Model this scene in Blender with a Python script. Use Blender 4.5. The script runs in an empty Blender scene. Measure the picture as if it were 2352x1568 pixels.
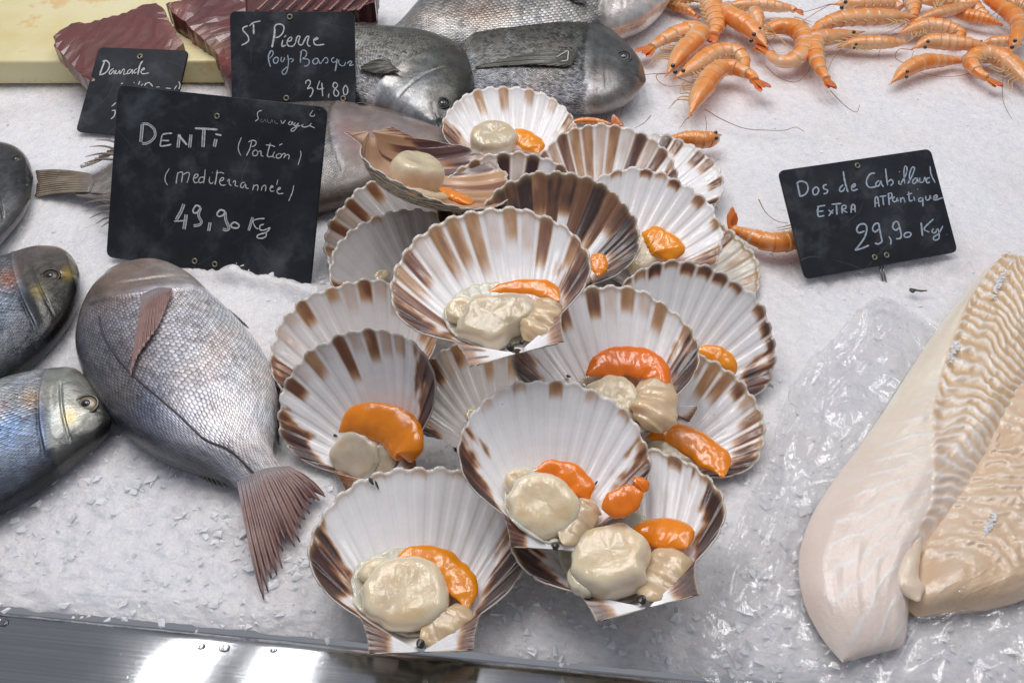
import bpy, math, random
import numpy as np
from mathutils import Vector, noise as mnoise

rnd = random.Random(11)
rng = np.random.default_rng(11)
scene = bpy.context.scene
COL = scene.collection
R = math.radians

# ------------------------------------------------------------------ camera
PITCH = R(45.0)
CAMZ = 0.43
cam_data = bpy.data.cameras.new("camera")
cam_data.sensor_fit = 'HORIZONTAL'
cam_data.angle = R(60.0)
cam_data.clip_start = 0.01
cam_data.clip_end = 60.0
cam = bpy.data.objects.new("camera", cam_data)
cam.location = (0, 0, CAMZ)
cam.rotation_euler = (math.pi / 2 - PITCH, 0, 0)
COL.objects.link(cam)
scene.camera = cam

# ------------------------------------------------------------------ hall light
world = bpy.data.worlds.new("World")
scene.world = world
world.use_nodes = True
bg = world.node_tree.nodes["Background"]
bg.inputs[0].default_value = (0.85, 0.89, 1.0, 1)
bg.inputs[1].default_value = 0.25
scene.view_settings.view_transform = 'Standard'
scene.view_settings.look = 'None'
scene.view_settings.exposure = 0.0
scene.view_settings.gamma = 1.0


def tube_lamp(name, x, y, z, w, l, power, col=(1.0, 0.98, 0.975)):
    d = bpy.data.lights.new(name, 'AREA')
    d.shape = 'RECTANGLE'
    d.size = w
    d.size_y = l
    d.energy = power
    d.color = col
    o = bpy.data.objects.new(name, d)
    o.location = (x, y, z)
    COL.objects.link(o)
    return o


# fluorescent tubes of the market hall, above and beyond the counter; the two at right are added to even the light
for lx, pw in ((-0.80, 5.4), (-0.55, 5.4), (-0.16, 6.6), (0.45, 5.4), (0.95, 4.4)):
    tube_lamp("hall_or_fill_lamp", lx, 1.12, 1.6, 0.10, 1.3, pw * 1.08)

# ------------------------------------------------------------------ geometry helpers
F = 1176.0 / math.tan(R(30))
CAM = np.array([0, 0, CAMZ])
RT = np.array([1.0, 0, 0])
UP = np.array([0, math.sin(PITCH), math.cos(PITCH)])
FW = np.array([0, math.cos(PITCH), -math.sin(PITCH)])
ZUP = np.array([0, 0, 1.0])


def ray(p):
    return RT * ((p[0] - 1176) / F) - UP * ((p[1] - 784) / F) + FW


def at(p, z=0.0):
    """where the sight line measured for p in the photograph meets height z"""
    d = ray(p)
    return CAM + d * ((z - CAMZ) / d[2])


def at_plane(p, P0, n):
    d = ray(p)
    return CAM + d * (np.dot(P0 - CAM, n) / np.dot(d, n))


def proj(P):
    d = np.asarray(P) - CAM
    z = d @ FW
    return np.stack([1176 + F * (d @ RT) / z, 784 - F * (d @ UP) / z], -1)


def mpp(p, z=0.0):
    """metres per measured pixel at p"""
    return np.linalg.norm(at((p[0] + 1, p[1]), z) - at(p, z))


def unit(v):
    v = np.asarray(v, float)
    n = np.linalg.norm(v, axis=-1, keepdims=True)
    return v / np.maximum(n, 1e-12)


def srgb(r, g, b):
    f = lambda c: (c / 12.92 if c <= 0.04045 else ((c + 0.055) / 1.055) ** 2.4)
    return (f(r / 255), f(g / 255), f(b / 255))


def spline(pts, n):
    """Catmull-Rom through pts, n samples even in arc length"""
    p = np.asarray(pts, float)
    if len(p) == 2:
        t = np.linspace(0, 1, n)[:, None]
        return p[0] * (1 - t) + p[1] * t
    q = np.vstack([2 * p[0] - p[1], p, 2 * p[-1] - p[-2]])
    out = []
    for i in range(len(p) - 1):
        a, b, c, d = q[i:i + 4]
        t = np.linspace(0, 1, 24, endpoint=False)[:, None]
        out.append(0.5 * ((2 * b) + (-a + c) * t + (2 * a - 5 * b + 4 * c - d) * t ** 2 + (-a + 3 * b - 3 * c + d) * t ** 3))
    o = np.vstack(out + [p[-1:]])
    s = np.r_[0, np.cumsum(np.linalg.norm(np.diff(o[:, :min(3, o.shape[1])], axis=0), axis=1))]
    k = np.linspace(0, s[-1], n)
    return np.stack([np.interp(k, s, o[:, j]) for j in range(o.shape[1])], 1)


def pair_spline(A, B, n):
    """two outlines sampled at matching stations"""
    A = np.asarray(A, float); B = np.asarray(B, float)
    s = spline(np.hstack([(A + B) / 2, A, B]), n)
    return s[:, 3:6], s[:, 6:9]


def smooth(e0, e1, x):
    t = np.clip((x - e0) / (e1 - e0), 0, 1)
    return t * t * (3 - 2 * t)


_perm = np.random.default_rng(5).random((256, 256))
_perm2 = np.random.default_rng(6).random((256, 256))
_perm3 = np.random.default_rng(8).random((256, 256))


def vnoise(x, y, seed=0):
    x = np.asarray(x, float) + seed * 17.31
    y = np.asarray(y, float) + seed * 9.73
    i = np.floor(x).astype(int); j = np.floor(y).astype(int)
    u = x - i; v = y - j
    u = u * u * (3 - 2 * u); v = v * v * (3 - 2 * v)
    g = lambda a, b: _perm[a & 255, b & 255]
    return (g(i, j) * (1 - u) + g(i + 1, j) * u) * (1 - v) + (g(i, j + 1) * (1 - u) + g(i + 1, j + 1) * u) * v


def fbm(x, y, seed=0, o=4):
    s = 0; a = 0.5; t = 0
    for k in range(o):
        s = s + a * vnoise(x * 2 ** k, y * 2 ** k, seed + k); t += a; a *= 0.5
    return s / t


def shards(x, y, seed=0):
    """broken facets: every point takes the tilted plane of its nearest cell"""
    x = x + seed * 13.7; y = y + seed * 7.9
    i = np.floor(x).astype(int); j = np.floor(y).astype(int)
    best = np.full(x.shape, 9.0); h = np.zeros(x.shape)
    for a in (-1, 0, 1):
        for b in (-1, 0, 1):
            ci = (i + a) & 255; cj = (j + b) & 255
            dx = x - (i + a + _perm[ci, cj]); dy = y - (j + b + _perm2[ci, cj])
            d = dx * dx + dy * dy
            r = _perm3[ci, cj]; r2 = _perm[cj, ci]; r3 = _perm2[cj, ci]
            hh = (r - 0.5) + (r2 - 0.5) * 1.6 * dx + (r3 - 0.5) * 1.6 * dy
            m = d < best
            best = np.where(m, d, best); h = np.where(m, hh, h)
    return h


# ------------------------------------------------------------------ object helpers
def quads(nu, nv, close_v=False):
    i = np.arange(nu - 1)[:, None]
    j = np.arange(nv if close_v else nv - 1)[None, :]
    j2 = (j + 1) % nv
    return np.stack([i * nv + j, (i + 1) * nv + j, (i + 1) * nv + j2, i * nv + j2], -1).reshape(-1, 4)


def link_mesh(name, V, Fc, mat, parent=None, smooth_shade=True, col=None, uv=None, loc=None):
    V = np.asarray(V, float)
    off = np.zeros(3)
    o_loc = (0, 0, 0)
    if parent is not None:
        p = parent; off = np.zeros(3)
        while p is not None:
            off = off + np.array(p.location); p = p.parent
    elif loc is not None:
        off = np.asarray(loc, float); o_loc = tuple(off)
    me = bpy.data.meshes.new(name)
    Fa = Fc if isinstance(Fc, np.ndarray) else None
    W = V - off
    if Fa is not None and Fa.ndim == 2:
        n, k = Fa.shape
        me.vertices.add(len(W)); me.vertices.foreach_set("co", W.astype(np.float32).ravel())
        me.loops.add(n * k); me.loops.foreach_set("vertex_index", Fa.astype(np.int32).ravel())
        me.polygons.add(n)
        me.polygons.foreach_set("loop_start", np.arange(0, n * k, k, dtype=np.int32))
        me.polygons.foreach_set("loop_total", np.full(n, k, dtype=np.int32))
        me.update(calc_edges=True)
    else:
        me.from_pydata([tuple(v) for v in W], [], [tuple(int(i) for i in f) for f in Fc])
    if smooth_shade:
        me.polygons.foreach_set("use_smooth", np.ones(len(me.polygons), dtype=bool))
    if col is not None:
        c = np.asarray(col, float)
        if c.shape[1] == 3:
            c = np.hstack([c, np.ones((len(c), 1))])
        at_ = me.color_attributes.new("Col", 'FLOAT_COLOR', 'POINT')
        at_.data.foreach_set("color", c.astype(np.float32).ravel())
    if uv is not None:
        ul = me.uv_layers.new(name="UVMap")
        li = np.empty(len(me.loops), dtype=np.int32); me.loops.foreach_get("vertex_index", li)
        ul.data.foreach_set("uv", np.asarray(uv, np.float32)[li].ravel())
    for m in (mat if isinstance(mat, (list, tuple)) else [mat]):
        me.materials.append(m)
    me.validate()
    o = bpy.data.objects.new(name, me)
    COL.objects.link(o)
    o.location = o_loc
    if parent is not None:
        o.parent = parent
    return o


def thing(name, loc, label, cat, group=None):
    o = bpy.data.objects.new(name, None)
    o.empty_display_size = 0.02
    o.location = tuple(loc)
    COL.objects.link(o)
    return tag(o, label, cat, group)


def tag(o, label, cat, group=None):
    o['label'] = label; o['category'] = cat
    if group:
        o['group'] = group
    return o


def loft(C, A, B, n, p=1.0, cap=True):
    """rings C + A cos + B sin; p < 1 squarer, returns verts, quads, (u,v)"""
    C = np.asarray(C); m = len(C)
    th = np.linspace(0, 2 * math.pi, n, endpoint=False)
    c = np.sign(np.cos(th)) * np.abs(np.cos(th)) ** p
    s = np.sign(np.sin(th)) * np.abs(np.sin(th)) ** p
    V = C[:, None] + A[:, None] * c[None, :, None] + B[:, None] * s[None, :, None]
    Q = quads(m, n, True)
    V = V.reshape(-1, 3)
    if cap:
        V = np.vstack([V, C[:1], C[-1:]])
        a, b = len(V) - 2, len(V) - 1
        j = np.arange(n); j2 = (j + 1) % n
        f0 = np.stack([np.full(n, a), j, j2, np.full(n, a)], -1)
        f1 = np.stack([np.full(n, b), (m - 1) * n + j2, (m - 1) * n + j, np.full(n, b)], -1)
        tri = [tuple(f[:3]) for f in np.vstack([f0, f1])]
        Q = [tuple(q) for q in Q] + tri
    return V, Q, (c, s)


def tube(P, r, n=6, up=ZUP, flat=1.0):
    P = np.asarray(P, float); r = np.broadcast_to(np.asarray(r, float), (len(P),))
    T = unit(np.gradient(P, axis=0))
    A = unit(np.cross(T, up) + 1e-6); B = unit(np.cross(A, T))
    return loft(P, A * r[:, None], B * r[:, None] * flat, n)[:2]


def join(parts):
    V = []; Fc = []; k = 0
    for v, f in parts:
        V.append(v); Fc += [tuple(int(i) + k for i in q) for q in f]; k += len(v)
    return np.vstack(V), Fc


def ball(c, rx, ry, rz, ax, ay, az, nu=12, nv=16):
    th = np.linspace(0.02, math.pi - 0.02, nu); ph = np.linspace(0, 2 * math.pi, nv, endpoint=False)
    t, f = np.meshgrid(th, ph, indexing='ij')
    V = (c + np.sin(t)[..., None] * (np.cos(f)[..., None] * ax * rx + np.sin(f)[..., None] * ay * ry)
         + np.cos(t)[..., None] * az * rz).reshape(-1, 3)
    return V, quads(nu, nv, True)


# ------------------------------------------------------------------ material helpers
def new_mat(name):
    m = bpy.data.materials.new(name)
    m.use_nodes = True
    nt = m.node_tree
    return m, nt, nt.nodes["Principled BSDF"]


def nd(nt, t, **kw):
    n = nt.nodes.new(t)
    for k, v in kw.items():
        if k.startswith('i_'):
            key = k[2:]
            key = int(key) if key.isdigit() else key.replace('_', ' ')
            n.inputs[key].default_value = v
        else:
            setattr(n, k, v)
    return n


def lk(nt, a, b):
    nt.links.new(a, b)


def coords(nt, scale=(1, 1, 1), kind='Object'):
    tc = nd(nt, 'ShaderNodeTexCoord'); mp = nd(nt, 'ShaderNodeMapping')
    mp.inputs['Scale'].default_value = scale
    lk(nt, tc.outputs[kind], mp.inputs[0])
    return mp.outputs[0]


def noise_tex(nt, vec, scale, detail=4, rough=0.55, dist=0.0):
    n = nd(nt, 'ShaderNodeTexNoise', i_Scale=scale, i_Detail=detail, i_Roughness=rough, i_Distortion=dist)
    lk(nt, vec, n.inputs['Vector'])
    return n.outputs['Fac']


def ramp(nt, fac, stops):
    r = nd(nt, 'ShaderNodeValToRGB')
    e = r.color_ramp.elements
    while len(e) < len(stops):
        e.new(0.5)
    for k, (p, c) in enumerate(stops):
        e[k].position = p; e[k].color = (*c, 1) if len(c) == 3 else c
    lk(nt, fac, r.inputs[0])
    return r.outputs[0]


def math_n(nt, op, a, b=None, c=None):
    m = nd(nt, 'ShaderNodeMath', operation=op)
    for k, v in enumerate((a, b, c)):
        if v is None:
            continue
        if isinstance(v, (int, float)):
            m.inputs[k].default_value = v
        else:
            lk(nt, v, m.inputs[k])
    return m.outputs[0]


def mix_c(nt, fac, a, b, mode='MIX'):
    m = nd(nt, 'ShaderNodeMix', data_type='RGBA', blend_type=mode)
    for k, v in ((0, fac), (6, a), (7, b)):
        if isinstance(v, (int, float)):
            m.inputs[k].default_value = v
        elif isinstance(v, tuple):
            m.inputs[k].default_value = (*v, 1) if len(v) == 3 else v
        else:
            lk(nt, v, m.inputs[k])
    return m.outputs[2]


def bump(nt, h, strength, dist, prev=None):
    b = nd(nt, 'ShaderNodeBump', i_Strength=strength, i_Distance=dist)
    lk(nt, h, b.inputs['Height'])
    if prev is not None:
        lk(nt, prev, b.inputs['Normal'])
    return b.outputs[0]


def attr(nt):
    a = nd(nt, 'ShaderNodeAttribute', attribute_name="Col")
    return a


def setp(b, **kw):
    for k, v in kw.items():
        b.inputs[k.replace('_', ' ')].default_value = v


def flesh_mat(name, color=None, rough=0.3, sss=0.35, radius=(0.006, 0.003, 0.0015), coat=0.5, nscale=260, bump_s=0.35, var=0.12, coatr=0.12, coatb=1.3):
    """wet flesh or shell: vertex colour or one colour, mottled, wet coat"""
    m, nt, b = new_mat(name)
    v = coords(nt)
    n1 = noise_tex(nt, v, nscale * 0.25, 4)
    n2 = noise_tex(nt, v, nscale, 5, 0.6)
    if color is None:
        base = attr(nt).outputs['Color']
    else:
        base = nd(nt, 'ShaderNodeRGB').outputs[0]; base.default_value = (*color, 1)
    f = math_n(nt, 'MULTIPLY_ADD', n1, 2 * var, 1 - var)
    h = nd(nt, 'ShaderNodeHueSaturation'); lk(nt, base, h.inputs['Color']); lk(nt, f, h.inputs['Value'])
    lk(nt, h.outputs[0], b.inputs['Base Color'])
    setp(b, Roughness=rough, Subsurface_Weight=sss, Subsurface_Scale=1.0, Coat_Weight=coat, Coat_Roughness=coatr)
    b.inputs['Subsurface Radius'].default_value = radius
    hb = math_n(nt, 'ADD', n2, math_n(nt, 'MULTIPLY', n1, 1.5))
    bn = bump(nt, hb, bump_s, 0.0012)
    lk(nt, bn, b.inputs['Normal'])
    lk(nt, bump(nt, math_n(nt, 'ADD', n2, noise_tex(nt, v, nscale * 0.8, 2)), min(1.0, bump_s * coatb), 0.0014), b.inputs['Coat Normal'])
    return m



def ICE_BUMPS(gx, gy):
    """crushed ice heaped against the feet of the signs"""
    h = 0.0
    for a, b_, hh, sg in (((545, 640), (725, 682), 0.0065, 0.008), ((1860, 650), (2200, 596), 0.004, 0.010), ((430, 618), (540, 640), 0.005, 0.008), ((1300, 262), (1490, 205), 0.006, 0.012)):
        A = at(a)[:2]; B = at(b_)[:2]; d = B - A; L2 = d @ d
        t = np.clip(((gx - A[0]) * d[0] + (gy - A[1]) * d[1]) / L2, 0, 1)
        q = np.hypot(gx - A[0] - t * d[0], gy - A[1] - t * d[1])
        h = h + hh * np.exp(-(q / sg) ** 2) * (0.55 + 0.9 * fbm(gx * 110, gy * 110, 21, 3))
    return h

# ------------------------------------------------------------------ materials: setting
def ice_mat():
    m, nt, b = new_mat("crushed_ice")
    v = coords(nt)
    n1 = noise_tex(nt, v, 14, 4)
    n2 = noise_tex(nt, v, 120, 5, 0.7)
    vo = nd(nt, 'ShaderNodeTexVoronoi', i_Scale=330.0); lk(nt, v, vo.inputs['Vector'])
    gl = noise_tex(nt, v, 700, 3, 0.6)
    f = math_n(nt, 'ADD', math_n(nt, 'MULTIPLY', n1, 0.35), math_n(nt, 'MULTIPLY', n2, 0.65))
    c = ramp(nt, f, [(0.28, (0.66, 0.685, 0.74)), (0.42, (0.83, 0.84, 0.885)), (0.60, (0.94, 0.935, 0.965))])
    # faint pink stains where the fish and prawns lie
    st = noise_tex(nt, v, 9, 3)
    c2 = mix_c(nt, math_n(nt, 'MULTIPLY', math_n(nt, 'SMOOTH_MAX', math_n(nt, 'SUBTRACT', st, 0.5), 0.0), 1.6), c, (0.78, 0.66, 0.62))
    lk(nt, c2, b.inputs['Base Color'])
    setp(b, Roughness=0.42, Subsurface_Weight=0.8, Subsurface_Scale=1.0, Specular_IOR_Level=0.6, Coat_Weight=0.08, Coat_Roughness=0.15)
    b.inputs['Subsurface Radius'].default_value = (0.012, 0.014, 0.016)
    rr = math_n(nt, 'MULTIPLY_ADD', vo.outputs['Color'], 0.55, 0.12)
    lk(nt, rr, b.inputs['Roughness'])
    h = math_n(nt, 'ADD', math_n(nt, 'MULTIPLY', vo.outputs['Distance'], 0.7), math_n(nt, 'ADD', math_n(nt, 'MULTIPLY', gl, 0.9), math_n(nt, 'MULTIPLY', n2, .6)))
    lk(nt, bump(nt, h, 0.42, 0.0016), b.inputs['Normal'])
    return m


def chip_mat():
    m, nt, b = new_mat("ice_chip")
    v = coords(nt)
    n = noise_tex(nt, v, 160, 4)
    lk(nt, ramp(nt, n, [(0.3, (0.80, 0.82, 0.86)), (0.7, (0.97, 0.97, 0.98))]), b.inputs['Base Color'])
    setp(b, Roughness=0.22, Transmission_Weight=0.0, IOR=1.31, Subsurface_Weight=0.6)
    b.inputs['Subsurface Radius'].default_value = (0.005, 0.006, 0.007)
    lk(nt, bump(nt, noise_tex(nt, v, 500, 3), 0.35, 0.001), b.inputs['Normal'])
    return m


def steel_mat(ang):
    m, nt, b = new_mat("brushed_steel")
    tc = nd(nt, 'ShaderNodeTexCoord')
    mp = nd(nt, 'ShaderNodeMapping'); mp.inputs['Rotation'].default_value = (0, 0, -ang)
    lk(nt, tc.outputs['Object'], mp.inputs[0])
    s = nd(nt, 'ShaderNodeMapping'); s.inputs['Scale'].default_value = (6, 900, 900); lk(nt, mp.outputs[0], s.inputs[0])
    br = noise_tex(nt, s.outputs[0], 1.0, 3, 0.6)
    v = tc.outputs['Object']
    dirt = noise_tex(nt, v, 45, 5, 0.65)
    # short bright scratches across the lip
    s2 = nd(nt, 'ShaderNodeMapping'); s2.inputs['Scale'].default_value = (1500, 120, 60); s2.inputs['Rotation'].default_value = (0, 0, 0.5)
    lk(nt, mp.outputs[0], s2.inputs[0])
    sc = noise_tex(nt, s2.outputs[0], 1.0, 2, 0.5)
    scr = ramp(nt, sc, [(0.735, (0, 0, 0)), (0.79, (0.6, 0.6, 0.6))])
    c = ramp(nt, br, [(0.3, (0.50, 0.51, 0.53)), (0.7, (0.66, 0.67, 0.69))])
    lk(nt, mix_c(nt, scr, c, (0.78, 0.78, 0.78)), b.inputs['Base Color'])
    setp(b, Metallic=1.0, Anisotropic=0.95)
    lk(nt, math_n(nt, 'MULTIPLY_ADD', dirt, 0.12, 0.07), b.inputs['Roughness'])
    tg = nd(nt, 'ShaderNodeVectorMath', operation='CROSS_PRODUCT')
    ge = nd(nt, 'ShaderNodeNewGeometry')
    tg.inputs[0].default_value = (math.cos(ang), math.sin(ang), 0)
    lk(nt, ge.outputs['Normal'], tg.inputs[1])
    lk(nt, tg.outputs[0], b.inputs['Tangent'])
    h = math_n(nt, 'ADD', br, math_n(nt, 'MULTIPLY', scr, 0.8))
    lk(nt, bump(nt, h, 0.03, 0.0006), b.inputs['Normal'])
    return m


# ------------------------------------------------------------------ materials: scallops
def shell_mat():
    m, nt, b = new_mat("shell_inside")
    v = coords(nt)
    n1 = noise_tex(nt, v, 70, 4)
    n2 = noise_tex(nt, v, 600, 4, 0.6)
    sp = nd(nt, 'ShaderNodeTexVoronoi', i_Scale=150.0); lk(nt, v, sp.inputs['Vector'])
    specks = ramp(nt, sp.outputs['Distance'], [(0.05, (1, 1, 1)), (0.085, (0, 0, 0))])
    gate = ramp(nt, n1, [(0.56, (0, 0, 0)), (0.66, (1, 1, 1))])
    f = math_n(nt, 'MULTIPLY_ADD', n1, 0.16, 0.92)
    h = nd(nt, 'ShaderNodeHueSaturation'); lk(nt, attr(nt).outputs['Color'], h.inputs['Color']); lk(nt, f, h.inputs['Value'])
    c = mix_c(nt, math_n(nt, 'MULTIPLY', math_n(nt, 'MULTIPLY', specks, gate), 0.6), h.outputs[0], (0.22, 0.14, 0.08))
    lk(nt, c, b.inputs['Base Color'])
    setp(b, Roughness=0.32, Subsurface_Weight=0.18, Coat_Weight=0.45, Coat_Roughness=0.12)
    b.inputs['Subsurface Radius'].default_value = (0.003, 0.0025, 0.002)
    lk(nt, bump(nt, math_n(nt, 'ADD', n2, n1), 0.12, 0.0012), b.inputs['Normal'])
    return m


def shell_outer_mat():
    m, nt, b = new_mat("shell_outside")
    v = coords(nt)
    n1 = noise_tex(nt, v, 60, 4)
    w = nd(nt, 'ShaderNodeTexWave', wave_type='BANDS', bands_direction='Z', i_Scale=60.0, i_Distortion=9.0, i_Detail=3.0)
    lk(nt, v, w.inputs['Vector'])
    c = ramp(nt, w.outputs['Fac'], [(0.28, (0.035, 0.028, 0.020)), (0.48, (0.42, 0.33, 0.19)), (0.8, (0.62, 0.52, 0.34))])
    c2 = mix_c(nt, 0.3, c, ramp(nt, n1, [(0.3, (0.24, 0.15, 0.08)), (0.7, (0.68, 0.60, 0.44))]))
    lk(nt, c2, b.inputs['Base Color'])
    setp(b, Roughness=0.45, Coat_Weight=0.3, Coat_Roughness=0.2)
    lk(nt, bump(nt, w.outputs['Fac'], 0.5, 0.001), b.inputs['Normal'])
    return m


M_ICE = ice_mat()
M_CHIP = chip_mat()
M_SHELL = shell_mat()
M_SHELLOUT = shell_outer_mat()
M_MEAT = flesh_mat("scallop_flesh", None, 0.28, 0.65, (0.008, 0.005, 0.0025), 1.0, 230, 0.20, 0.07, 0.05, 1.1)
M_ROE = flesh_mat("scallop_roe", None, 0.25, 0.35, (0.004, 0.0018, 0.0008), 0.9, 200, 0.16, 0.08, 0.05, 1.0)
M_DARK = flesh_mat("dark_tissue", (0.02, 0.018, 0.015), 0.3, 0.0, coat=0.6)

# ------------------------------------------------------------------ counter rail
Pa = at((0, 1412), 0.0); Pb = at((1600, 1570), 0.0)
EX = unit(Pb - Pa); EY = np.array([-EX[1], EX[0], 0.0])       # along the rail, away from the viewer
ANG = math.atan2(EX[1], EX[0])
M_STEEL = steel_mat(ANG)


def rail_frame(u, v, z=0.0):
    u = np.asarray(u, float); v = np.asarray(v, float)
    return Pa[None] + u[..., None] * EX + v[..., None] * EY + np.asarray(z)[..., None] * ZUP


prof = [(0.012, -0.03), (0.006, -0.012), (0.0035, -0.004), (0.001, -0.0012), (-0.003, 0.0), (-0.02, 0.0), (-0.0445, -0.0004),
        (-0.048, -0.0018), (-0.0495, -0.0050), (-0.050, -0.05)]
us = np.linspace(-0.5, 1.2, 40)
pv = np.array(prof)
V = rail_frame(np.repeat(us, len(pv)), np.tile(pv[:, 0], 40), np.tile(pv[:, 1], 40))
rail = link_mesh("counter_rail", V, quads(40, len(pv)), M_STEEL, loc=rail_frame(np.array([0.3]), np.array([-0.02]))[0])
tag(rail, "brushed stainless steel counter rail along the lower left edge, below the ice", "counter rail")

M_WATER, nt, b = new_mat("water")
setp(b, Roughness=0.02, Transmission_Weight=1.0, IOR=1.33)
for (px, py, r, lab) in ((462, 1484, 11, "flat water drop on the steel rail, left one of the close pair"),
                         (514, 1487, 14, "round bright water drop on the steel rail, right one of the close pair"),
                         (628, 1492, 10, "small lone water drop on the steel rail, left of the front scallop"),
                         (6, 1430, 15, "water drop on the steel rail at its far left end")):
    c = at((px, py), 0.0); rr = r * mpp((px, py))
    Vd, Fd = ball(c, rr, rr * 0.75, rr * 0.15, EX, EY, ZUP, 10, 20)
    Vd = Vd + (Vd - c) * (0.45 * (fbm((Vd[:, 0] - c[0]) / rr * .8 + 7, (Vd[:, 1] - c[1]) / rr * .8 + px, 3, 2) - .5))[:, None]
    d = link_mesh("water_drop", Vd, Fd, M_WATER, loc=c)
    tag(d, lab, "water drop", "water drops on the rail")

# ------------------------------------------------------------------ scallops
HALF = [(0, 0.0), (.225, 0.0), (.236, .08), (.262, .155), (.285, .178), (.345, .222), (.42, .292), (.475, .375), (.5, .455), (.496, .545), (.465, .64),
        (.41, .73), (.33, .81), (.23, .868), (.12, .897), (0, .905)]
hp = np.vstack([spline(HALF[:2], 8)[:-1], spline(HALF[1:], 150)])
OUTL = np.vstack([hp, (hp * [-1, 1])[::-1][1:]])
NRIB = 16
PER = R(108) / (NRIB + 0.5)
carve = []


class Shell:
    def __init__(s, pose):
        s.o = np.array(pose[0]); s.y = unit(np.array(pose[1])); s.n = unit(np.array(pose[2])); s.x = np.cross(s.y, s.n); s.S = pose[3]

    def w(s, x, y, z):
        x, y, z = (np.asarray(q, float) for q in (x, y, z))
        return s.o + s.S * (x[..., None] * s.x + y[..., None] * s.y + z[..., None] * s.n)

    def loc(s, p, h=0.0):
        """plane hit of a sight line, h shell-widths above the rim plane"""
        q = at_plane(p, s.o + s.n * h * s.S, s.n)
        d = q - s.o
        return d @ s.x / s.S, d @ s.y / s.S

    def depth(s, x, y):
        a = np.abs(np.arctan2(x, np.maximum(y, 1e-6)))
        r = np.hypot(x, y)
        ro = np.interp(a, s.oa, s.orr)
        t = np.clip(r / ro, 0, 1)
        return s.dfun(t, a)

    oa = None

    def dfun(s, t, a):
        f = np.clip(1 - t, 0, 1) ** 0.85 * np.clip(t, 1e-6, 1) ** 0.5
        f = f / 0.52 * smooth(0.0, 0.14, t)
        g = np.clip(1 - (np.abs(a) / R(60)) ** 3.5, 0, 1)
        return -s.D * f * g


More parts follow.
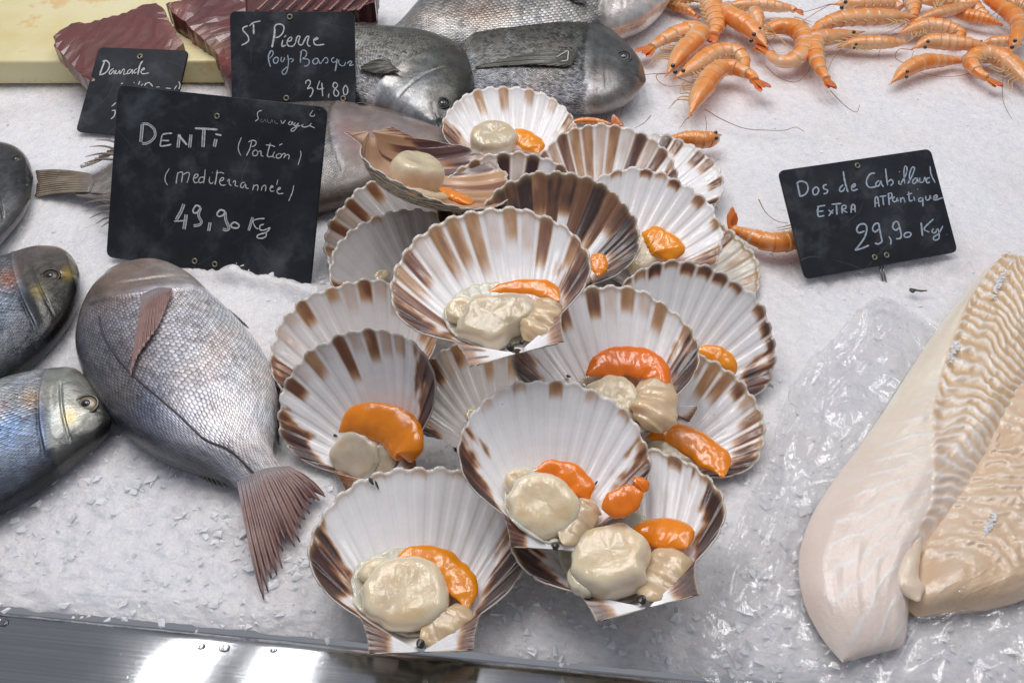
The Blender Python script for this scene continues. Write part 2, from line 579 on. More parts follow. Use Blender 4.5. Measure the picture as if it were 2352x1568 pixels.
def build_shell(k, pose, st):
    s = Shell(pose)
    s.D = st.get('depth', 0.19)
    hh = hp[8:]
    aa = np.arctan2(hh[:, 0], np.maximum(hh[:, 1], 1e-6)); rr = np.hypot(hh[:, 0], hh[:, 1])
    o = np.argsort(aa); s.oa, s.orr = aa[o], rr[o]
    root = thing("scallop", s.o, st['label'], "scallop", "half shell scallops heaped on the ice")
    r = np.random.default_rng(100 + k)
    nt_ = 46
    t = np.linspace(0.02, 1, nt_) ** 0.8
    n = len(OUTL)
    ang = np.arctan2(OUTL[:, 0], np.maximum(OUTL[:, 1], 1e-9))
    ang[0] = R(90); ang[-1] = -R(90)
    body = np.abs(ang) < R(56.5)
    ph = ang / PER
    wave = np.tanh(2.2 * np.cos(2 * math.pi * ph)) / np.tanh(2.2)
    off_ = np.abs(ph - np.round(ph))
    amp = np.where(body, 1.0, 0.15)
    irr = 1 + 0.012 * (vnoise(np.arange(n) * 0.09, np.zeros(n), k) - 0.5) * 2 + np.where(body, 0.0055, 0.002) * (wave + 0.5 * (r.random(n) - .5))
    X = OUTL[None, :, 0] * t[:, None] * (1 + (irr - 1)[None] * smooth(0.7, 1, t)[:, None])
    Y = OUTL[None, :, 1] * t[:, None] * (1 + (irr - 1)[None] * smooth(0.7, 1, t)[:, None])
    T = np.repeat(t[:, None], n, 1); A = np.repeat(ang[None], nt_, 0)
    Z = s.dfun(T, A)
    Z += 0.0052 * amp[None] * wave[None] * (0.55 * smooth(0.12, 0.8, T) + 0.45 * smooth(0.8, 1.0, T)) * st.get('rib', 1.0)
    Z += 0.0022 * amp[None] * np.exp(-((off_ - 0.25) / 0.055) ** 2)[None] * smooth(0.15, 0.9, T)
    Z += st.get('curl', 0.0) * X * np.abs(X) * T + st.get('sag', -0.03) * (X / 0.5) ** 2
    V = s.w(X, Y, Z).reshape(-1, 3)
    # ---- colours the shell itself has: ribs banded towards the rim, dark shoulders
    ri = np.round(ph).astype(int) + 40
    off = np.abs(ph - np.round(ph))
    colored = (r.random(100) < st.get('alt', 0.5)).astype(float)
    if st.get('alternate', True):
        colored = np.where(np.arange(100) % 2 == st.get('par', 0), np.maximum(colored, 0.75), colored * 0.35)
    reach = st['tip'] * (0.45 + 0.9 * r.random(100))
    stren = 0.35 + 0.65 * r.random(100)
    ribmask = 1 - smooth(0.30, 0.47, off) * (1 - st.get('fill', 0.15))
    A_n = np.abs(A)
    nz = fbm(X * 9 + k, Y * 9, k, 3); nz2 = fbm(A * 60 / 3, T * 7, k + 3, 3)
    band = smooth(0, 1, (T - (1 - reach[ri][None] - 0.035)) / (0.05 + 0.40 * reach[ri][None])) * (ribmask * colored[ri] * stren[ri])[None]
    d = 1.05 * band * (0.55 + 0.9 * nz2) * st.get('dark', 0.8)
    sidew = smooth(R(33), R(47), A_n + (nz2 - .5) * 0.3) * (A_n < R(57.2)) * smooth(0.60, 0.86, T + (nz - .5) * 0.45 + 0.06 * smooth(R(42), R(56), A_n))
    sl = np.where(A < 0, st.get('sideL', st.get('side', 0.8)), st.get('sideR', st.get('side', 0.8)))
    streak = 0.78 + 0.5 * smooth(0.3, 0.62, fbm(A * 40, T * 2.5, k + 7, 2))
    d = np.maximum(d, sidew * sl * streak)
    # ears: brown outer edges
    ear = (A_n >= R(57.2)) * smooth(0.45, 0.95, T + (nz - .5) * .5) * st.get('ear', 0.6)
    d = np.maximum(d, ear * (0.6 + .6 * nz2))
    edge = smooth(0.955, 0.985, T) * st.get('edge', 0.35) * (0.5 + nz)
    lip = smooth(0.985, 1.0, T)
    d = np.clip(d, 0, 1)[..., None]
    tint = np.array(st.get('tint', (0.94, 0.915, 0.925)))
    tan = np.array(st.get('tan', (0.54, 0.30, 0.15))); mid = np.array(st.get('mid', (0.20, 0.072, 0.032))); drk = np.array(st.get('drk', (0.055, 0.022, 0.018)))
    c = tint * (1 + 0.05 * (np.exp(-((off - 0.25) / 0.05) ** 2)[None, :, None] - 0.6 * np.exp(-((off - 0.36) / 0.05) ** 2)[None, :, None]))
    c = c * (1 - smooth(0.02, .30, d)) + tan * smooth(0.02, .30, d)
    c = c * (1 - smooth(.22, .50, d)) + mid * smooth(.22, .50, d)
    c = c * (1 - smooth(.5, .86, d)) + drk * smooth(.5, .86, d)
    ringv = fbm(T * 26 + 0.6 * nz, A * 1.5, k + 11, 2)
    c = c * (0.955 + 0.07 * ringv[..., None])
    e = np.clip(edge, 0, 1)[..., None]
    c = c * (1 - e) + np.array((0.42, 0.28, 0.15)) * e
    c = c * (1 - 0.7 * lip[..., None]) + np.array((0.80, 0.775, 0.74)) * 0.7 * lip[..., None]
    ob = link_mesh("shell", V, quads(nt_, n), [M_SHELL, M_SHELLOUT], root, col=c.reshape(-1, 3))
    md = ob.modifiers.new("thickness", 'SOLIDIFY')
    md.thickness = 0.0012; md.thickness_clamp = 1.0; md.offset = -1.0
    md.material_offset = 1; md.material_offset_rim = 0; md.use_even_offset = False
    # face winding decides which side is the outside
    f0 = quads(nt_, n)[n * 20 + 60]
    nrm = np.cross(V[f0[1]] - V[f0[0]], V[f0[2]] - V[f0[0]])
    if nrm @ s.n < 0:
        ob.data.flip_normals()
    carve.append(V - s.n * 0.003)

    def lump(name, px, rx, ry, hgt, lift, rot=0.0, colr=(0.84, 0.685, 0.46), seed=0, mat=M_MEAT, rough=1.0):
        x, y = s.loc(px, lift * 0.5)
        zc = float(s.depth(np.array(x), np.array(y))) * 0.55 + lift
        x, y = s.loc(px, zc)
        m_ = mpp(px, s.o[2]) / s.S
        ra, rb = rx * m_, ry * m_
        nu, nv = 40, 64
        th = np.linspace(0.001, math.pi - 0.001, nu); f_ = np.linspace(0, 2 * math.pi, nv, endpoint=False)
        tt, ff = np.meshgrid(th, f_, indexing='ij')
        ct, sn = np.cos(tt), np.sin(tt)
        pw = 0.46
        px_, py_ = sn ** pw * np.cos(ff), sn ** pw * np.sin(ff)
        px_[0] = py_[0] = px_[-1] = py_[-1] = 0
        pz_ = np.sign(ct) * np.abs(ct) ** 0.9
        q = 1 + rough * (0.10 * (fbm(px_ * 1.3 + 5, py_ * 1.3 + pz_, seed, 3) - .5) + 0.34 * (fbm(np.cos(ff) * 1.6 + 9, np.sin(ff) * 1.6, seed + 5, 2) - .5) * smooth(.15, .8, sn))
        # ends of the cut muscle: slightly dished, fibrous
        top = smooth(0.35, 0.9, pz_)
        pz_ = pz_ - 0.26 * top * (1 - (px_ ** 2 + py_ ** 2)) + rough * 0.22 * top * (fbm(px_ * 1.5 + 3, py_ * 1.5, seed + 9, 2) - .5) + 0.07 * top * (fbm(px_ * 9 + 3, py_ * 3, seed + 10, 2) - .5)
        cr, sr = math.cos(rot), math.sin(rot)
        ux, uy = px_ * ra * q, py_ * rb * q
        VV = s.w(x + ux * cr - uy * sr, y + ux * sr + uy * cr, zc + pz_ * hgt * 0.66).reshape(-1, 3)
        cn = fbm(px_ * 2 + 1, py_ * 2 + pz_, seed + 2, 3)
        c0 = np.array(colr)
        cc = c0 * (0.86 + 0.3 * cn)[..., None]
        rr_ = np.hypot(px_, py_)
        rim = (smooth(0.72, 0.95, rr_) * 0.55)[..., None]
        cc = cc * (1 - rim) + np.array((0.90, 0.82, 0.68)) * rim
        yl = (smooth(.60, .75, fbm(px_ * 1.8 + 11, py_ * 1.8, seed + 21, 2)) * top * .35)[..., None]
        cc = cc * (1 - yl) + np.array((0.72, 0.48, 0.20)) * yl
        return link_mesh(name, VV, quads(nu, nv, True), mat, root, col=cc.reshape(-1, 3))

    def strip(name, pts, rad, lift, colr, flat=0.7, mat=M_ROE, seed=0):
        NS = 60
        pts = spline(np.array([(p[0], p[1], q) for p, q in zip(pts, rad)], float), NS)
        P = []; rs = []
        for p in pts:
            x, y = s.loc(p, 0)
            zc = float(s.depth(np.array(x), np.array(y)))
            m_ = mpp(p, s.o[2])
            rad_m = p[2] * m_
            z = max(zc * 0.9 + rad_m * flat / s.S * 0.8, zc * 0.45) + lift
            x, y = s.loc(p, z)
            P.append(s.w(x, y, z)); rs.append(rad_m * (1.5 if name == 'roe' else 1.5))
        rs = np.array(rs) * (1 + (0.2 if name == 'roe' else .25) * (vnoise(np.arange(NS) * 0.2, np.zeros(NS), seed + k) - .5))
        u = np.linspace(0, 1, NS)
        rs = rs * np.clip(np.minimum(u, 1 - u) * (6 if name == 'roe' else 9), 0.03, 1) ** 0.6
        VV, FF = tube(np.array(P), rs, 28, s.n, flat)
        ring = np.arange(len(VV)) // 20
        dirn = np.array([fbm(np.array(v[0] * 150), np.array(v[1] * 150 + v[2] * 110), seed + k, 2) for v in VV]) - .5
        VV = VV + s.n * (dirn * (0.0012 if name == 'roe' else 0.0022))[:, None]
        # ragged skirts: push the flanks in and out
        cenl = np.vstack([np.repeat(np.array(P), 28, 0), P[:1], P[-1:]])
        d2 = np.array([fbm(np.array(v[0] * 260), np.array(v[1] * 260), seed + k + 9, 2) for v in VV]) - .5
        VV = VV + (VV - cenl) * (d2 * (0.10 if name == 'roe' else 0.22))[:, None]
        cc = np.array(colr) * (0.88 + 0.3 * (dirn + .5))[:, None]
        return link_mesh(name, VV, FF, mat, root, col=cc)

    def frill(px, rx, ry, seed):
        # thin pale membrane lying round the foot of the muscle
        n_, m2 = 72, 7
        f_ = np.linspace(0, 2 * math.pi, n_, endpoint=False)
        rad = 1.06 + 0.30 * fbm(np.cos(f_) * 1.5 + 3, np.sin(f_) * 1.5 + seed, seed, 3)
        P_ = []
        for j in range(m2):
            kk = 0.7 + (rad - 0.7) * j / (m2 - 1)
            row = []
            for a_, q_ in zip(f_, kk):
                x, y = s.loc((px[0] + rx * q_ * math.cos(a_), px[1] + ry * q_ * math.sin(a_)), s.zmeat - 0.004)
                row.append((x, y))
            P_.append(row)
        P_ = np.array(P_)
        zz = s.depth(P_[..., 0], P_[..., 1])
        wv = 0.006 * np.sin(f_ * 17 + 3 * np.sin(f_ * 3 + seed))[None] * np.linspace(0, 1, m2)[:, None]
        VV = s.w(P_[..., 0], P_[..., 1], zz + 0.012 + wv + 0.012 * (1 - np.linspace(0, 1, m2))[:, None]).reshape(-1, 3)
        o_ = link_mesh("membrane", VV, quads(m2, n_, True), M_MEAT, root, col=np.tile((0.84, 0.72, 0.55), (len(VV), 1)) * (0.85 + .25 * np.tile(fbm(f_ * 3, f_ * 0, seed, 2), m2))[:, None])
        md_ = o_.modifiers.new("t", 'SOLIDIFY'); md_.thickness = 0.0009; md_.offset = 0

    for i, g in enumerate(st.get('meat', [])):
        if i == 0 and g[1] > 50 and k not in (4, 11, 12):
            s.zmeat = float(s.depth(*[np.array(q_) for q_ in s.loc(g[0], 0)]))
            frill(g[0], g[1], g[2], k)
        lump("scallop_meat", g[0], g[1], g[2], g[3], g[4], g[5] if len(g) > 5 else 0.0, g[6] if len(g) > 6 else (0.84, 0.685, 0.46), k * 7 + i, rough=g[7] if len(g) > 7 else 1.0)
    for i, g in enumerate(st.get('gut', [])):
        strip("mantle", g[0], g[1], g[2], (0.72, 0.53, 0.33), 0.42, M_MEAT, 20 + i)
    for i, g in enumerate(st.get('roe', [])):
        strip("roe", g[0], g[1], g[2], g[3] if len(g) > 3 else (1.0, 0.285, 0.0), 0.36, M_ROE, i)
    for i, g in enumerate(st.get('dark', []) if isinstance(st.get('dark'), list) else st.get('lig', [])):
        (px, r_, lift) = g
        x, y = s.loc(px, lift)
        c0 = s.w(x, y, lift)
        m_ = mpp(px, s.o[2]) * r_
        VV, FF = ball(c0, m_ * .8, m_ * .95, m_ * 0.45, s.x, s.y, s.n, 9, 12)
        VV = VV + 0.55 * m_ * (np.array([mnoise.noise(Vector(v * 300)) for v in VV])[:, None]) * s.n
        link_mesh("hinge_ligament", VV, FF, M_DARK, root)
    return s


POSE = {1: ([-0.0441, 0.1986, 0.0179], [-0.0751, 0.9894, 0.1246], [0.1061, -0.1163, 0.9875], 0.1137), 2: ([0.0672, 0.2171, 0.0269], [-0.1838, 0.9788, -0.0904], [-0.1628, 0.0603, 0.9848], 0.1179), 3: ([0.0228, 0.2501, 0.0269], [0.0296, 0.9549, 0.2954], [0.1254, -0.2968, 0.9467], 0.1064), 4: ([-0.075, 0.3065, 0.0066], [-0.332, 0.7761, 0.5361], [-0.2451, -0.6198, 0.7455], 0.1017), 5: ([0.0029, 0.3325, 0.0883], [-0.2682, 0.9459, 0.1825], [-0.059, -0.2052, 0.9769], 0.1167), 6: ([0.0652, 0.3158, 0.0409], [-0.1529, 0.9608, 0.2312], [0.0449, -0.2269, 0.9729], 0.1125), 7: ([-0.0769, 0.3563, 0.0121], [-0.4412, 0.8525, 0.2804], [0.0781, -0.2748, 0.9583], 0.1098), 8: ([-0.0053, 0.3372, -0.0036], [-0.3706, 0.9193, 0.1324], [-0.05, -0.1621, 0.9855], 0.0975), 9: ([0.0763, 0.3167, 0.0047], [0.5849, 0.7977, 0.1472], [0.0244, -0.1987, 0.9798], 0.1042), 10: ([0.0909, 0.352, 0.0225], [0.4505, 0.8215, 0.3496], [0.1338, -0.4492, 0.8833], 0.1102), 11: ([-0.1015, 0.5524, 0.0892], [0.7929, -0.5893, -0.1549], [0.3553, 0.2407, 0.9032], 0.1242), 12: ([0.0057, 0.593, 0.0259], [-0.1306, 0.9697, 0.2065], [0.0793, -0.1974, 0.9771], 0.1124), 13: ([-0.0042, 0.471, 0.0246], [0.091, 0.9157, 0.3915], [-0.0098, -0.3923, 0.9198], 0.1116), 14: ([0.0196, 0.4278, 0.0413], [0.2235, 0.9078, 0.355], [-0.0003, -0.3641, 0.9313], 0.11), 15: ([0.0631, 0.5226, 0.025], [0.189, 0.9277, 0.3219], [-0.0319, -0.3218, 0.9463], 0.1086), 16: ([0.0665, 0.4548, 0.0353], [0.5313, 0.8065, 0.2594], [0.0147, -0.3149, 0.949], 0.1089), 17: ([0.0789, 0.5652, 0.0139], [0.7049, 0.7009, 0.1084], [-0.0237, -0.1295, 0.9913], 0.1111), 18: ([0.0896, 0.4722, 0.004], [0.7886, 0.6014, 0.128], [-0.0303, -0.1699, 0.985], 0.1074), 19: ([-0.0427, 0.4918, 0.0142], [-0.8125, 0.5512, 0.1896], [0.0132, -0.3078, 0.9513], 0.1112), 20: ([-0.0455, 0.4359, 0.0179], [-0.5503, 0.7912, 0.2669], [0.1408, -0.2271, 0.9636], 0.1069)}
W = (0.80, 0.775, 0.785)
OR2 = (1.0, 0.33, 0.0)
SH = {
 1: dict(label="open scallop at the very front, its hinge overhanging the steel rail", tip=.035, alt=.3, dark=.4, side=1.0, ear=.85, edge=.45,
        meat=[((932, 1366), 100, 88, .13, .03), ((868, 1318), 42, 36, .07, .0)], roe=[([(905, 1292), (945, 1277), (1000, 1283), (1045, 1318), (1068, 1360), (1072, 1402)], [12, 17, 22, 24, 22, 12], .01, OR2)],
        gut=[([(1052, 1385), (1048, 1415), (1015, 1448), (965, 1470)], [14, 26, 26, 14], .005)], lig=[((966, 1478), 13, .015)]),
 2: dict(label="front right scallop with a large round meat beside a beige mantle", tip=.05, alt=.5, dark=.55, side=1.0, edge=.75, ear=.9,
        meat=[((1404, 1286), 97, 92, .16, .09), ((1338, 1330), 34, 46, .08, .04)], roe=[([(1450, 1215), (1500, 1220), (1550, 1232), (1578, 1258)], [10, 24, 31, 20], .015)],
        gut=[([(1555, 1262), (1535, 1305), (1500, 1355), (1480, 1378)], [30, 38, 32, 16], .005)], lig=[((1474, 1376), 13, .02)]),
 3: dict(label="white scallop in the lower middle, torn orange roe hanging over its right rim", tip=.07, alt=.6, dark=.36, side=.82, edge=.12, ear=.8,
        meat=[((1250, 1162), 84, 76, .13, .03), ((1190, 1108), 34, 34, .08, .0)],
        roe=[([(1228, 1082), (1262, 1072), (1305, 1086), (1335, 1115), (1352, 1150)], [7, 11, 17, 19, 12], .02, (1.0, .24, .0)),
             ([(1382, 1166), (1420, 1156), (1450, 1142), (1478, 1132)], [15, 21, 19, 12], .10, (1.0, .24, .0)), ([(1462, 1120), (1474, 1108), (1480, 1096)], [12, 14, 9], .05, (1.0, .24, .0))],
        gut=[([(1365, 1152), (1340, 1185), (1312, 1222), (1292, 1250)], [20, 21, 19, 14], .03)], lig=[((1276, 1254), 10, .03)]),
 4: dict(label="scallop at the left of the heap with thick orange roe above ragged pale meat", tip=.26, alt=.5, dark=.72, sideL=1.0, sideR=.85, edge=.2, ear=.5, sag=.03,
        meat=[((828, 1052), 66, 58, .10, .02, 0, (.66, .56, .43), 1.8), ((868, 1062), 44, 50, .08, .0, 0, (.64, .53, .38), 1.8)],
        roe=[([(778, 992), (812, 968), (862, 966), (908, 985), (938, 1022), (944, 1062)], [10, 21, 26, 30, 30, 20], .03)]),
 5: dict(label="large brown striped scallop topping the centre of the heap, a black bead at its hinge", tip=.46, alt=.8, dark=.80, side=.7, edge=.65, ear=.55, fill=.1, mid=(.24, .105, .07), drk=(.085, .04, .035),
        meat=[((1133, 736), 92, 66, .13, .02, 0, (.68, .56, .38), 1.4), ((1060, 715), 34, 32, .08, .0)],
        roe=[([(1122, 668), (1165, 659), (1215, 658), (1258, 667), (1284, 692)], [6, 10, 14, 17, 12], .02)],
        gut=[([(1268, 682), (1252, 715), (1228, 755), (1205, 780)], [16, 27, 26, 15], .01)], lig=[((1172, 798), 12, .05), ((1198, 786), 7, .03)]),
 6: dict(label="scallop right of centre with a broad orange roe arched over twin beige lobes", tip=.20, alt=.6, dark=.55, sideL=.9, sideR=.95, edge=.6, ear=.85, mid=(.24, .12, .08),
        meat=[((1405, 928), 72, 72, .12, .02)], roe=[([(1346, 862), (1388, 838), (1440, 828), (1492, 842), (1520, 876), (1524, 895)], [12, 22, 26, 27, 20, 10], .03, (1.0, .21, .0))],
        gut=[([(1475, 872), (1502, 905), (1500, 950), (1480, 985)], [24, 36, 34, 20], .015)]),
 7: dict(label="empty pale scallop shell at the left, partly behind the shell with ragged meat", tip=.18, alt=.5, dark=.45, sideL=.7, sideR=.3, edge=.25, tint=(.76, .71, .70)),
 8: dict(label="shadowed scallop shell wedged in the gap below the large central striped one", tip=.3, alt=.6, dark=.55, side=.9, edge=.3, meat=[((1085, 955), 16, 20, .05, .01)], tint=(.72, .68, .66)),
 9: dict(label="scallop at the right edge with a long orange roe and a brown-streaked rim", tip=.22, alt=.8, alternate=False, dark=.6, side=.95, edge=.7,
        meat=[((1545, 1040), 62, 30, .08, .02, 0.4)], roe=[([(1484, 1006), (1530, 996), (1590, 1018), (1642, 1058), (1662, 1098)], [10, 20, 25, 25, 12], .04)]),
 10: dict(label="broad white scallop at the upper right with dark purple dashes along its right rim", tip=.07, alt=.9, alternate=False, dark=.85, sideR=.95, side=.2, edge=.2, meat=[((1600, 850), 40, 30, .08, .0)],
        roe=[([(1590, 815), (1630, 814), (1665, 830), (1690, 858)], [8, 15, 18, 10], .03, OR2)]),
 11: dict(label="tilted brown scallop at the top left of the heap, its outer wall showing", tip=.95, alt=.95, dark=.8, side=.75, edge=.3, ear=.6, depth=.24, sag=.05, tint=(.62, .40, .26), mid=(.26, .11, .065), drk=(.10, .04, .035),
        meat=[((958, 396), 74, 62, .16, .03, 0.2, (.70, .59, .38), .8)], roe=[([(1010, 430), (1045, 448), (1078, 470)], [8, 20, 16], .03)],
        gut=[([(925, 430), (975, 446), (1030, 452)], [9, 11, 9], .04)]),
 12: dict(label="white scallop at the very top of the heap, just below the sea bream's mouth", tip=.20, alt=.35, dark=.42, sideL=.62, sideR=.35, edge=.15,
        meat=[((1131, 322), 53, 46, .15, .04, 0, (.66, .56, .39))], roe=[([(1168, 306), (1198, 315), (1226, 335), (1236, 352)], [10, 18, 18, 10], .03, OR2)]),
 13: dict(label="dark striped scallop rim peeping out between the tilted brown one and the dark banded one", tip=.6, alt=.8, dark=1.0, side=.9, edge=.4, par=1),
 14: dict(label="scallop with a broad dark brown rim band, right behind the large central one", tip=.52, alt=1.0, alternate=False, fill=.8, dark=1.0, side=1.0, edge=.5, mid=(.22, .10, .055), drk=(.055, .03, .025),
        meat=[((1330, 640), 30, 25, .08, .0)], roe=[([(1362, 584), (1376, 604), (1374, 634)], [10, 14, 8], .05)]),
 15: dict(label="brown and white striped scallop in the back row, below the prawn tail fin", tip=.62, alt=.9, dark=.78, side=.9, edge=.3, fill=.3, mid=(.27, .125, .08), drk=(.10, .045, .04)),
 16: dict(label="white scallop with short dark rim dashes, right behind the dark banded one", tip=.08, alt=.2, dark=.95, side=.5, edge=.12,
        meat=[((1470, 585), 40, 55, .10, .0)], roe=[([(1474, 534), (1506, 548), (1532, 572), (1540, 600)], [12, 22, 26, 18], .03, OR2)]),
 17: dict(label="white scallop at the back right of the heap, in front of the upright prawn head", tip=.18, alt=.8, alternate=False, dark=.7, sideR=.9, side=.2, edge=.3),
 18: dict(label="small tan rimmed scallop sticking out at the far right, pointing at the lone curled prawn", tip=.3, alt=.7, dark=.55, side=.6, edge=.9, tint=(.74, .68, .58)),
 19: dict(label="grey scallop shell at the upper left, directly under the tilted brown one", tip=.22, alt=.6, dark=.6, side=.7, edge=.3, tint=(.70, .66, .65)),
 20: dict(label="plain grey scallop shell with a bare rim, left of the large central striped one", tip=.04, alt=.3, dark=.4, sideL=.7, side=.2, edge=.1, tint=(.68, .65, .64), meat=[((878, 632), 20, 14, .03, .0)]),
}
ORDER = {3: .952, 2: .958, 9: .988, 6: 1.005, 10: 1.03, 5: .985, 1: .985, 8: 1.02}
SHELLS = {}
for k in SH:
    po = POSE[k]; g = ORDER.get(k, 1.0)
    SHELLS[k] = build_shell(k, (CAM + (np.array(po[0]) - CAM) * g, po[1], po[2], po[3] * g), SH[k])

# ------------------------------------------------------------------ crushed ice bed
uu = np.linspace(-0.45, 1.25, 760)
vv = 0.006 + 1.15 * np.linspace(0, 1, 620) ** 1.45
UU, VV_ = np.meshgrid(uu, vv, indexing='ij')
PX = rail_frame(UU, VV_)
gx, gy = PX[..., 0], PX[..., 1]
near = 1 - smooth(0.12, 0.45, VV_)
hz = 0.010 * (fbm(gx * 9, gy * 9, 2, 3) - 0.5) * smooth(0, 0.12, VV_)
hz += 0.0010 * shards(gx * 130, gy * 130, 1) * (0.35 + 0.65 * near) * 1.0
hz += 0.0008 * shards(gx * 270, gy * 270, 4) * (0.6 + 0.4 * near)
hz += 0.0022 * near * shards(gx * 62, gy * 62, 7) * smooth(0.45, 0.62, fbm(gx * 22, gy * 22, 9, 2))
hz += 0.0007 * (fbm(gx * 300, gy * 300, 6, 3) - .5)
hz -= 0.004 * (1 - smooth(0.0, 0.02, VV_))
hz += ICE_BUMPS(gx, gy)
# the shells press into the ice
allv = np.vstack(carve)
iu = np.round(np.interp((allv - Pa) @ EX, uu, np.arange(760))).astype(int)
iv = np.round(np.interp((allv - Pa) @ EY, vv, np.arange(620))).astype(int)
lim = np.full(UU.shape, 1.0)
np.minimum.at(lim, (iu, iv), allv[:, 2])
for sh in ((1, 0), (-1, 0), (0, 1), (0, -1), (1, 0), (0, 1), (-1, 0), (0, -1)):
    lim = np.minimum(lim, np.roll(lim, sh, (0, 1)))
hz = np.minimum(hz, lim - 0.0015)
PX[..., 2] = hz
ice = link_mesh("ice_bed", PX.reshape(-1, 3), quads(760, 620)[:, ::-1], M_ICE, smooth_shade=False)
ice['kind'] = 'structure'
me = ice.data
if me.polygons[1000].normal.z < 0:
    me.flip_normals()


def ice_z(p):
    u = (p - Pa) @ EX; v = (p - Pa) @ EY
    return hz[int(np.clip(np.interp(u, uu, np.arange(760)), 0, 759)), int(np.clip(np.interp(v, vv, np.arange(620)), 0, 619))]


# loose broken chips, mostly along the front and at the feet of the signs
chips = []


def chip(c, r):
    import itertools
    n = 8
    pts = rng.normal(size=(n, 3)); pts = unit(pts) * r * (0.6 + 0.6 * rng.random((n, 1))) * np.array([1.0, 0.8, 0.45])
    a = rng.random() * 6.28
    ca, sa = math.cos(a), math.sin(a)
    pts = np.stack([pts[:, 0] * ca - pts[:, 1] * sa, pts[:, 0] * sa + pts[:, 1] * ca, pts[:, 2]], 1)
    bm = bmesh.new()
    for q in pts:
        bm.verts.new(q + c)
    bmesh.ops.convex_hull(bm, input=bm.verts)
    bm.verts.index_update()
    vs = np.array([v.co[:] for v in bm.verts]); fs = [tuple(v.index for v in f.verts) for f in bm.faces]
    bm.free()
    chips.append((vs, fs))


import bmesh
for i in range(6500):
    v = 0.004 + abs(rng.normal()) * (0.10 if i < 3000 else 0.32)
    u = rng.random() * 0.95 - 0.18 if i < 3000 else rng.random() * 1.5 - 0.4
    p = rail_frame(np.array([u]), np.array([v]))[0]
    if fbm(np.array(p[0] * 20), np.array(p[1] * 20), 9, 2) < 0.42 and rng.random() < .7:
        continue
    r = 0.0012 + 0.0036 * rng.random() ** 2.2 if i < 3000 else 0.0009 + 0.0017 * rng.random() ** 2
    p[2] = ice_z(p) + r * 0.10
    chip(p, r)
for (a, b_, n, zz) in (((660, 625), (850, 665), 90, 0.004), ((430, 600), (640, 640), 40, 0.002), ((1820, 640), (2210, 590), 30, 0.0), ((1290, 240), (1480, 190), 40, 0.003)):
    for i in range(n):
        t = rng.random()
        q = (a[0] + (b_[0] - a[0]) * t + rng.normal() * 8, a[1] + (b_[1] - a[1]) * t + rng.normal() * 6)
        p = at(q, zz); r = 0.001 + 0.003 * rng.random() ** 2
        p[2] = max(ice_z(p), zz * rng.random()) + r * .2
        chip(p, r)
Vc, Fc = join(chips)
co = link_mesh("ice_chips", Vc, Fc, M_CHIP, smooth_shade=False)
co['kind'] = 'stuff'

